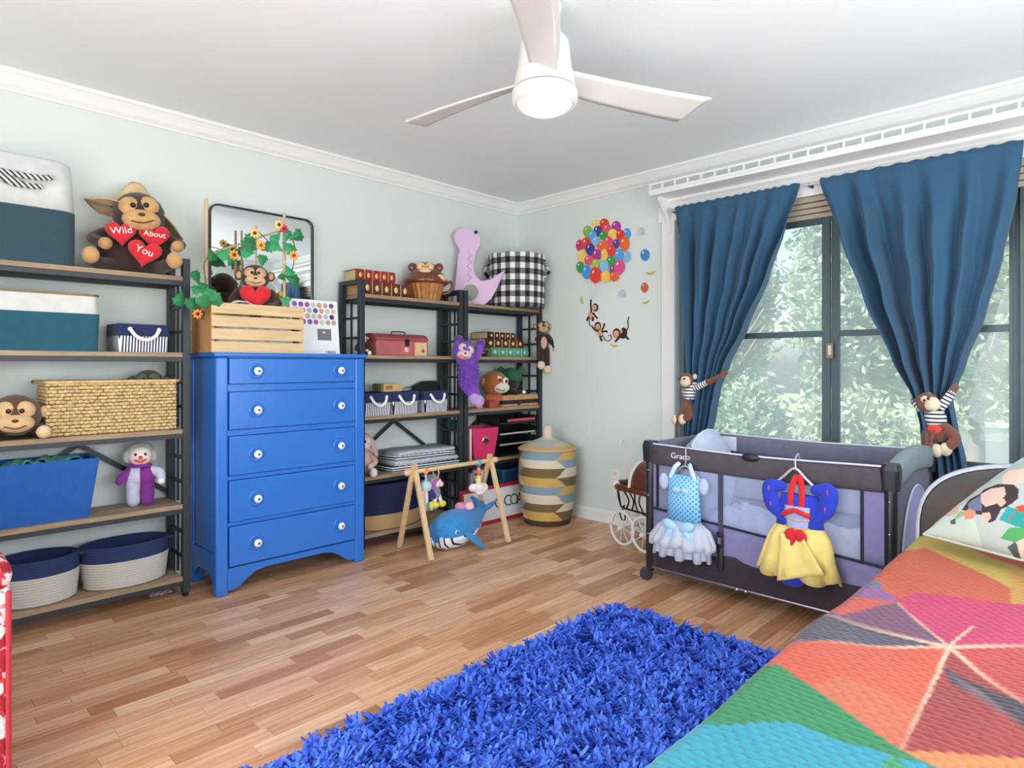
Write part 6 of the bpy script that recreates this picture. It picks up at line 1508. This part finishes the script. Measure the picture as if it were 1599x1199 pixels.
# ================================================================= bed
BX0, BX1, BY0, BY1, BZ = -2.985, -.985, -3.985, -2.985, .49
bed = thing('single_bed', 'single bed with black arched headboard by the playpen', 'bed', ((BX0+BX1)/2, (BY0+BY1)/2, 0))
part('base', MB().box((BX0+.03, BY0+.03, .08), (BX1, BY1-.03, .27)), M('#22242a', .7), bed, bevel=.01, world=True)
part('mattress', MB().box((BX0+.02, BY0+.02, .27), (BX1, BY1-.02, BZ-.014)), fabric('#e6e2de'), bed, bevel=.04, world=True)
for x in (BX0+.08, BX1-.08):
    for y in (BY0+.09, BY1-.09): part('leg', MB().box((x-.025, y-.025, 0), (x+.025, y+.025, .08)), M('#1b1c20', .5), bed, world=True)
hy0, hy1 = BY1-.005, BY0-.02; hw2 = (hy0-hy1)/2; hc_ = (hy0+hy1)/2
def arch(k=1.0, zt=.785):
    out = [Vector((0, hc_+hw2*k, .05))]
    for j in range(25):
        t = math.pi*j/24; c = math.cos(t); s = math.sin(t)
        out.append(Vector((0, hc_+hw2*k*(abs(c)**.62)*(1 if c > 0 else -1), .47+(zt-.47)*k*(s**.62))))
    out.append(Vector((0, hc_-hw2*k, .05))); return out
hb = part('headboard', MB().prism([q+Vector((-.975, 0, 0)) for q in arch()], (.05, 0, 0)), M('#1d191b', .35, coat=.15), bed, bevel=.006, world=True)
part('headboard_panel', MB().prism([q+Vector((-.979, 0, 0)) for q in arch(.90, .775)], (.004, 0, 0)), M('#2c1616', .30, coat=.2), hb, world=True)
part('headboard_rim', MB().chain([tuple(q+Vector((-.962, 0, 0))) for q in arch()], .012, n=8, steps=2), M('#b9bcc8', .35), hb, smooth=True, world=True)

def inpoly(px, py, poly):
    c = False; j = len(poly)-1
    for i in range(len(poly)):
        xi, yi = poly[i]; xj, yj = poly[j]
        if (yi > py) != (yj > py) and px < (xj-xi)*(py-yi)/(yj-yi)+xi: c = not c
        j = i
    return c
K = lambda pts: [(1000+x/2.669, 820+y/2.669) for x, y in pts]
SC = (1285, 515)
regions = [(K(p), lin(c)) for p, c in [
    ([(-900,-300),(3200,-300),(3200,1800),(-900,1800)], '#e9653f'),
    ([(900,20),(1180,20),(1700,230),(1700,330),(1180,95),(1075,125),(1000,190)], '#e6c553'),
    ([(860,300),(1010,120),(1075,128),(1000,180),(1005,250)], '#3f8fa6'),
    ([(800,320),(880,245),(1000,250),(1060,290),(1070,312),(830,375)], '#a86aa6'),
    ([(1540,190),(1800,250),(1800,340),(1545,330)], '#f0b552'),
    ([(740,400),(860,290),(1070,312),(820,378)], '#ec6552'),
    ([(1060,300),(1150,275),(1600,340),(1800,360),(1800,515),SC], '#e93a72'),
    ([(1070,312),SC,(800,385)], '#8a5474'),
    ([(800,385),SC,(700,500),(640,480),(700,420)], '#645868'),
    ([(620,470),(700,500),(690,520),(590,540)], '#9a86a4'),
    ([(700,500),SC,(1090,935),(560,575),(600,540)], '#ef6547'),
    ([(830,640),(1180,760),(1090,935),(700,680)], '#ea7a55'),
    ([SC,(1800,930),(1800,965),(1090,935)], '#b53f3c'),
    ([SC,(1800,512),(1800,905)], '#dd5148'),
    ([(1265,590),(1470,690),(1800,850),(1800,1010),(1500,770),(1290,650)], '#4f4350'),
    ([(1270,600),(1420,690),(1560,830),(1380,700)], '#8a6f7c'),
    ([(1090,940),(1800,965),(1800,1400),(1260,1016)], '#ee9a58'),
    ([(560,575),(1090,938),(1260,1016),(850,900),(640,825),(230,822)], '#22985a'),
    ([(230,822),(640,825),(850,900),(1260,1016),(1500,1200),(60,1200),(95,930)], '#2cb0c8'),
    ([(95,930),(60,1200),(-900,1200),(-900,900),(230,822)], '#3f78c8'),
    ([(1030,970),(1060,950),(1110,1016),(1000,1016)], '#3fae6e')]]
lines_ = [(K([a, b_]), w) for a, b_, w in (((800,385),SC,2.2),((700,500),SC,1.8),((1090,935),SC,3.4),(SC,(1600,750),2.0),(SC,(1700,510),2.0),(SC,(1390,420),2.2),(SC,(1070,312),1.2))]
def proj(x, y, z):
    q = (x-CAM[0], y-CAM[1]); d = q[0]*FWD[0]+q[1]*FWD[1]
    if d < .12: return (9999, 9999)
    return 799.5+FPX*(q[0]*RGT[0]+q[1]*RGT[1])/d, HORIZON-FPX*(z-CAM[2])/d
sccx, sccy = K([SC])[0]
DROP = .30; NX = 560; NYT = 380
lenY = (BY1-BY0)+2*DROP
def inpoly_np(U, V, poly):
    c = np.zeros(U.shape, bool); j = len(poly)-1
    for i in range(len(poly)):
        xi, yi = poly[i]; xj, yj = poly[j]
        if yi != yj: c ^= ((yi > V) != (yj > V)) & (U < (xj-xi)*(V-yi)/(yj-yi)+xi)
        j = i
    return c
def spread_mesh(origin):
    I, J = np.meshgrid(np.linspace(0, 1, NX+1), np.linspace(0, 1, NYT+1), indexing='ij')
    X = BX0+(BX1-BX0)*I; S = -DROP+lenY*J; top = BY1-BY0; rr = .040   # S runs across, from one hem over the top to the other
    e = np.clip(np.minimum(S, top-S), 0, rr)
    Yv = np.where(S < 0, BY1+.004, np.where(S > top, BY0-.004, BY1-S))
    Zv = np.where(S < 0, BZ-rr+S, np.where(S > top, BZ-rr-(S-top), BZ-rr+np.sqrt(rr*rr-(rr-e)**2)))
    row = np.floor(X/.0165); fx = X/.0165-row; fy = S/.028+.5*(row % 2); fy -= np.floor(fy)
    q = .0048*np.sin(np.pi*fx)**.7*(.30+.70*np.sin(np.pi*fy)**.6)
    wr = .006*np.sin(X*5.1+2*np.sin(S*3.7))*np.sin(S*6.3+1.3)+.004*np.sin(X*13+3*np.sin(S*8))*np.sin(S*11+X*4)
    on = (S >= 0) & (S <= top)
    Zv = Zv+np.where(on, q+wr, 0); Yv = Yv+np.where(on, 0, (q+wr+.008)*np.where(S < 0, 1, -1))
    # print colours
    Xc = X; Yc = np.clip(Yv, BY0, BY1-.045); qx = Xc-CAM[0]; qy = Yc-CAM[1]; d = np.maximum(qx*FWD[0]+qy*FWD[1], .1)
    U = 799.5+FPX*(qx*RGT[0]+qy*RGT[1])/d; V = HORIZON-FPX*(BZ+.006-CAM[2])/d
    C = np.empty(X.shape+(4,)); C[:] = tuple(q*.50 for q in regions[0][1][:3])+(1,)
    acc = np.zeros_like(C)
    for ou, ov in ((-1.2, -.6), (1.2, -.6), (-1.2, .6), (1.2, .6)):
        Cs = C.copy()
        for poly, c in regions[1:]: Cs[inpoly_np(U+ou, V+ov, poly)] = tuple(q*.50 for q in c[:3])+(1,)
        acc += Cs/4
    C = acc
    near = np.clip(.35+.7*(1-np.hypot(U-sccx, V-sccy)/160), 0, 1)
    for (a, b_), w in lines_:
        dx, dy = b_[0]-a[0], b_[1]-a[1]; t = ((U-a[0])*dx+(V-a[1])*dy)/(dx*dx+dy*dy)
        m_ = ((t >= 0) & (t <= 1))*np.clip((w+1.6-np.abs((U-a[0])*dy-(V-a[1])*dx)/math.hypot(dx, dy))/2.4, 0, 1)
        f = (near*m_)[..., None]; C = C*(1-f)+np.array(lin('#c8a488'))*f
    n = (NX+1)*(NYT+1); W = NYT+1
    a = (np.arange(NX)[:, None]*W+np.arange(NYT)[None]).ravel()
    F = np.stack([a, a+W, a+W+1, a+1], 1).ravel().astype(np.int32)
    me = bpy.data.meshes.new('quilt'); me.vertices.add(n)
    me.vertices.foreach_set('co', (np.stack([X, Yv, Zv], -1).reshape(-1, 3)-np.array(origin)).ravel())
    me.loops.add(len(F)); me.loops.foreach_set('vertex_index', F); me.polygons.add(len(a)); me.polygons.foreach_set('loop_start', np.arange(0, len(F), 4)); me.update()
    me.polygons.foreach_set('use_smooth', np.ones(len(a), bool))
    ca = me.color_attributes.new('Col', 'FLOAT_COLOR', 'POINT'); ca.data.foreach_set('color', C.reshape(-1).astype(np.float32))
    return me
bs_ = thing('quilted_bedspread', 'rainbow geometric quilted bedspread covering the single bed', 'bedspread', ((BX0+BX1)/2, (BY0+BY1)/2, BZ))
me = spread_mesh(bs_.location); me.materials.append(vcol('quilted_print', .75, (600, .15), sheen=.15))
o = bpy.data.objects.new('quilt', me); COL.objects.link(o); o.parent = bs_
md = o.modifiers.new('thickness', 'SOLIDIFY'); md.thickness = .004; md.offset = -1

# ---- printed pillow
A_ = Vector((-1.165, -3.045, .545)); e1 = Vector((.328, -.656, .678)); e2 = Vector((-.493, -.870, .02)); nrm = e2.cross(e1).normalized()
if nrm.x > 0: nrm = -nrm
pil = thing('printed_pillow', 'pale pillow printed with a monkey and presents leaning on the headboard', 'pillow', tuple(A_))
F_ = lambda x, y: (1400+x/3.5276, 560+y/3.5276)
pp_ = [([F_(*q) for q in pts], lin(c)) for pts, c in [
    ([(150,960),(250,840),(460,700),(700,560),(702,545),(600,600),(420,720),(230,850)], '#b9cfd4'),
    ([(130,950),(400,780),(470,1030),(300,1000)], '#c2cfc0'),
    ([(360,830),(400,775),(465,740),(480,720),(560,690),(640,690),(672,720),(670,770),(610,815),(575,830),(545,890),(510,905),(470,860),(400,850)], '#3d3030'),
    ([(390,800),(470,745),(468,840),(400,835)], '#6f7a98'),
    ([(465,745),(520,715),(590,705),(605,745),(560,795),(490,815),(465,790)], '#dcbcae'),
    ([(580,650),(620,615),(702,605),(702,680),(650,695),(590,690)], '#e6c6b4'),
    ([(360,850),(400,825),(438,840),(425,880),(380,885)], '#d98f78'),
    ([(470,850),(515,845),(520,880),(490,908),(475,890)], '#e2b09c'),
    ([(548,785),(590,768),(605,795),(570,818)], '#dcb2a0'),
    ([(565,885),(610,815),(800,850),(780,940),(660,925)], '#2f9c98'),
    ([(612,890),(650,830),(660,832),(622,900)], '#8a7a70'), ([(650,815),(700,805),(720,835),(680,845)], '#d24a34'),
    ([(575,990),(620,930),(720,930),(720,1000),(640,1010)], '#4fa35c'), ([(610,1040),(650,1010),(720,1000),(720,1090),(650,1100)], '#4a5550'),
    ([(660,1010),(760,960),(760,1120),(690,1120)], '#dcc0b0'),
    ([(260,860),(290,825),(345,815),(340,850),(290,870)], '#cfae98'), ([(320,870),(360,835),(370,860),(335,885)], '#8fb48c'), ([(295,890),(325,880),(325,912),(300,912)], '#55605c')]]
def pcol(x, y, z):
    u, v = proj(x, y, z); col = lin('#b3bcb6')
    for poly, c in pp_:
        if inpoly(u, v, poly): col = c
    return col
L1, L2 = .47, .66
def pil_pt(i, j, s):
    a, b_ = i, j; ca = (4*a*(1-a))**.42*(4*b_*(1-b_))**.42 if 0 < a < 1 and 0 < b_ < 1 else 0
    pin = .035*(math.sin(math.pi*a)*(2*b_-1)**2*0)
    return A_ + e1*(L1*(a+.03*math.sin(2*math.pi*a)*0)) + e2*(L2*b_) + nrm*(s*.085*ca + .004*noise.noise(Vector((a*7, b_*7, s)))*(ca > 0))
for s, nm in ((1, 'front_panel'), (-1, 'back_panel')):
    NU, NV = 170, 190
    g_ = MB().grid(lambda i, j: pil_pt(i, j, s), NU, NV, col=lambda i, j: pcol(*pil_pt(i, j, s)) if s == 1 else lin('#c9d2cc'))
    part(nm, g_, vcol('pillow_print', .7, (80, .08)), pil, smooth=True, world=True)
rim_ = [A_, A_+e1*L1, A_+e1*L1+e2*L2, A_+e2*L2, A_]
part('piping', MB().chain([tuple(rim_[k]+(rim_[k+1]-rim_[k])*t) for k in range(4) for t in (.0, .25, .5, .75)]+[tuple(A_)], .004, n=6, steps=2), fabric('#c6d2d0'), pil, smooth=True, world=True)

# ================================================================= armchair at the edge of the room
def floral():
    m, nt, p = nodes_of('red_floral'); tc = nt.nodes.new('ShaderNodeTexCoord'); n = nt.nodes.new('ShaderNodeTexNoise'); n.inputs['Scale'].default_value = 17; n.inputs['Detail'].default_value = 2.5; n.inputs['Distortion'].default_value = 1.6
    nt.links.new(tc.outputs['Object'], n.inputs['Vector']); r = nt.nodes.new('ShaderNodeValToRGB'); r.color_ramp.interpolation = 'CONSTANT'; e = r.color_ramp.elements
    e[0].position = 0; e[0].color = lin('#9c1f2a'); e[1].position = .47; e[1].color = lin('#c23b48'); 
    for pos, c in ((.53, '#e9c9c6'), (.60, '#f0e6e2'), (.68, '#c98a8c')): q = e.new(pos); q.color = lin(c)
    nt.links.new(n.outputs[0], r.inputs[0]); nt.links.new(r.outputs[0], p.inputs['Base Color']); p.inputs['Roughness'].default_value = .85; add_bump(nt, p, 300, .2); return m
m_fl = floral(); AX1, AY0 = -3.440, -1.555
ac = thing('floral_armchair', 'armchair upholstered in red and cream floral fabric', 'armchair', (-3.80, -1.20, 0))
def cush(name, a, c, bev): return part(name, MB().box(a, c), m_fl, ac, bevel=bev, world=True)
cush('arm', (AX1-.12, AY0, .05), (AX1-.008, AY0+.64, .60), .02); part('arm_roll', MB().chain([(AX1-.052, AY0+.03, .600), (AX1-.052, AY0+.60, .600)], .052, n=16, steps=2), m_fl, ac, smooth=True, world=True)
part('arm_piping', MB().chain([(AX1-.012, AY0-.002, .06), (AX1-.012, AY0-.002, .56)], .006, n=8, steps=2), fabric('#a02430'), ac, smooth=True, world=True)
cush('arm', (AX1-.74, AY0, .05), (AX1-.63, AY0+.64, .60), .02); part('arm_roll', MB().chain([(AX1-.68, AY0+.03, .600), (AX1-.68, AY0+.60, .600)], .052, n=16, steps=2), m_fl, ac, smooth=True, world=True)
cush('seat_base', (AX1-.63, AY0+.01, .05), (AX1-.12, AY0+.64, .30), .02); cush('seat_cushion', (AX1-.62, AY0-.01, .30), (AX1-.13, AY0+.54, .44), .04); cush('backrest', (AX1-.70, AY0+.54, .10), (AX1-.06, AY0+.70, .74), .05)
for x in (AX1-.70, AX1-.05):
    for y in (AY0+.04, AY0+.60): part('leg', MB().box((x-.02, y-.02, 0), (x+.02, y+.02, .06)), wood('#3c2518', .2, 'z'), ac, world=True)
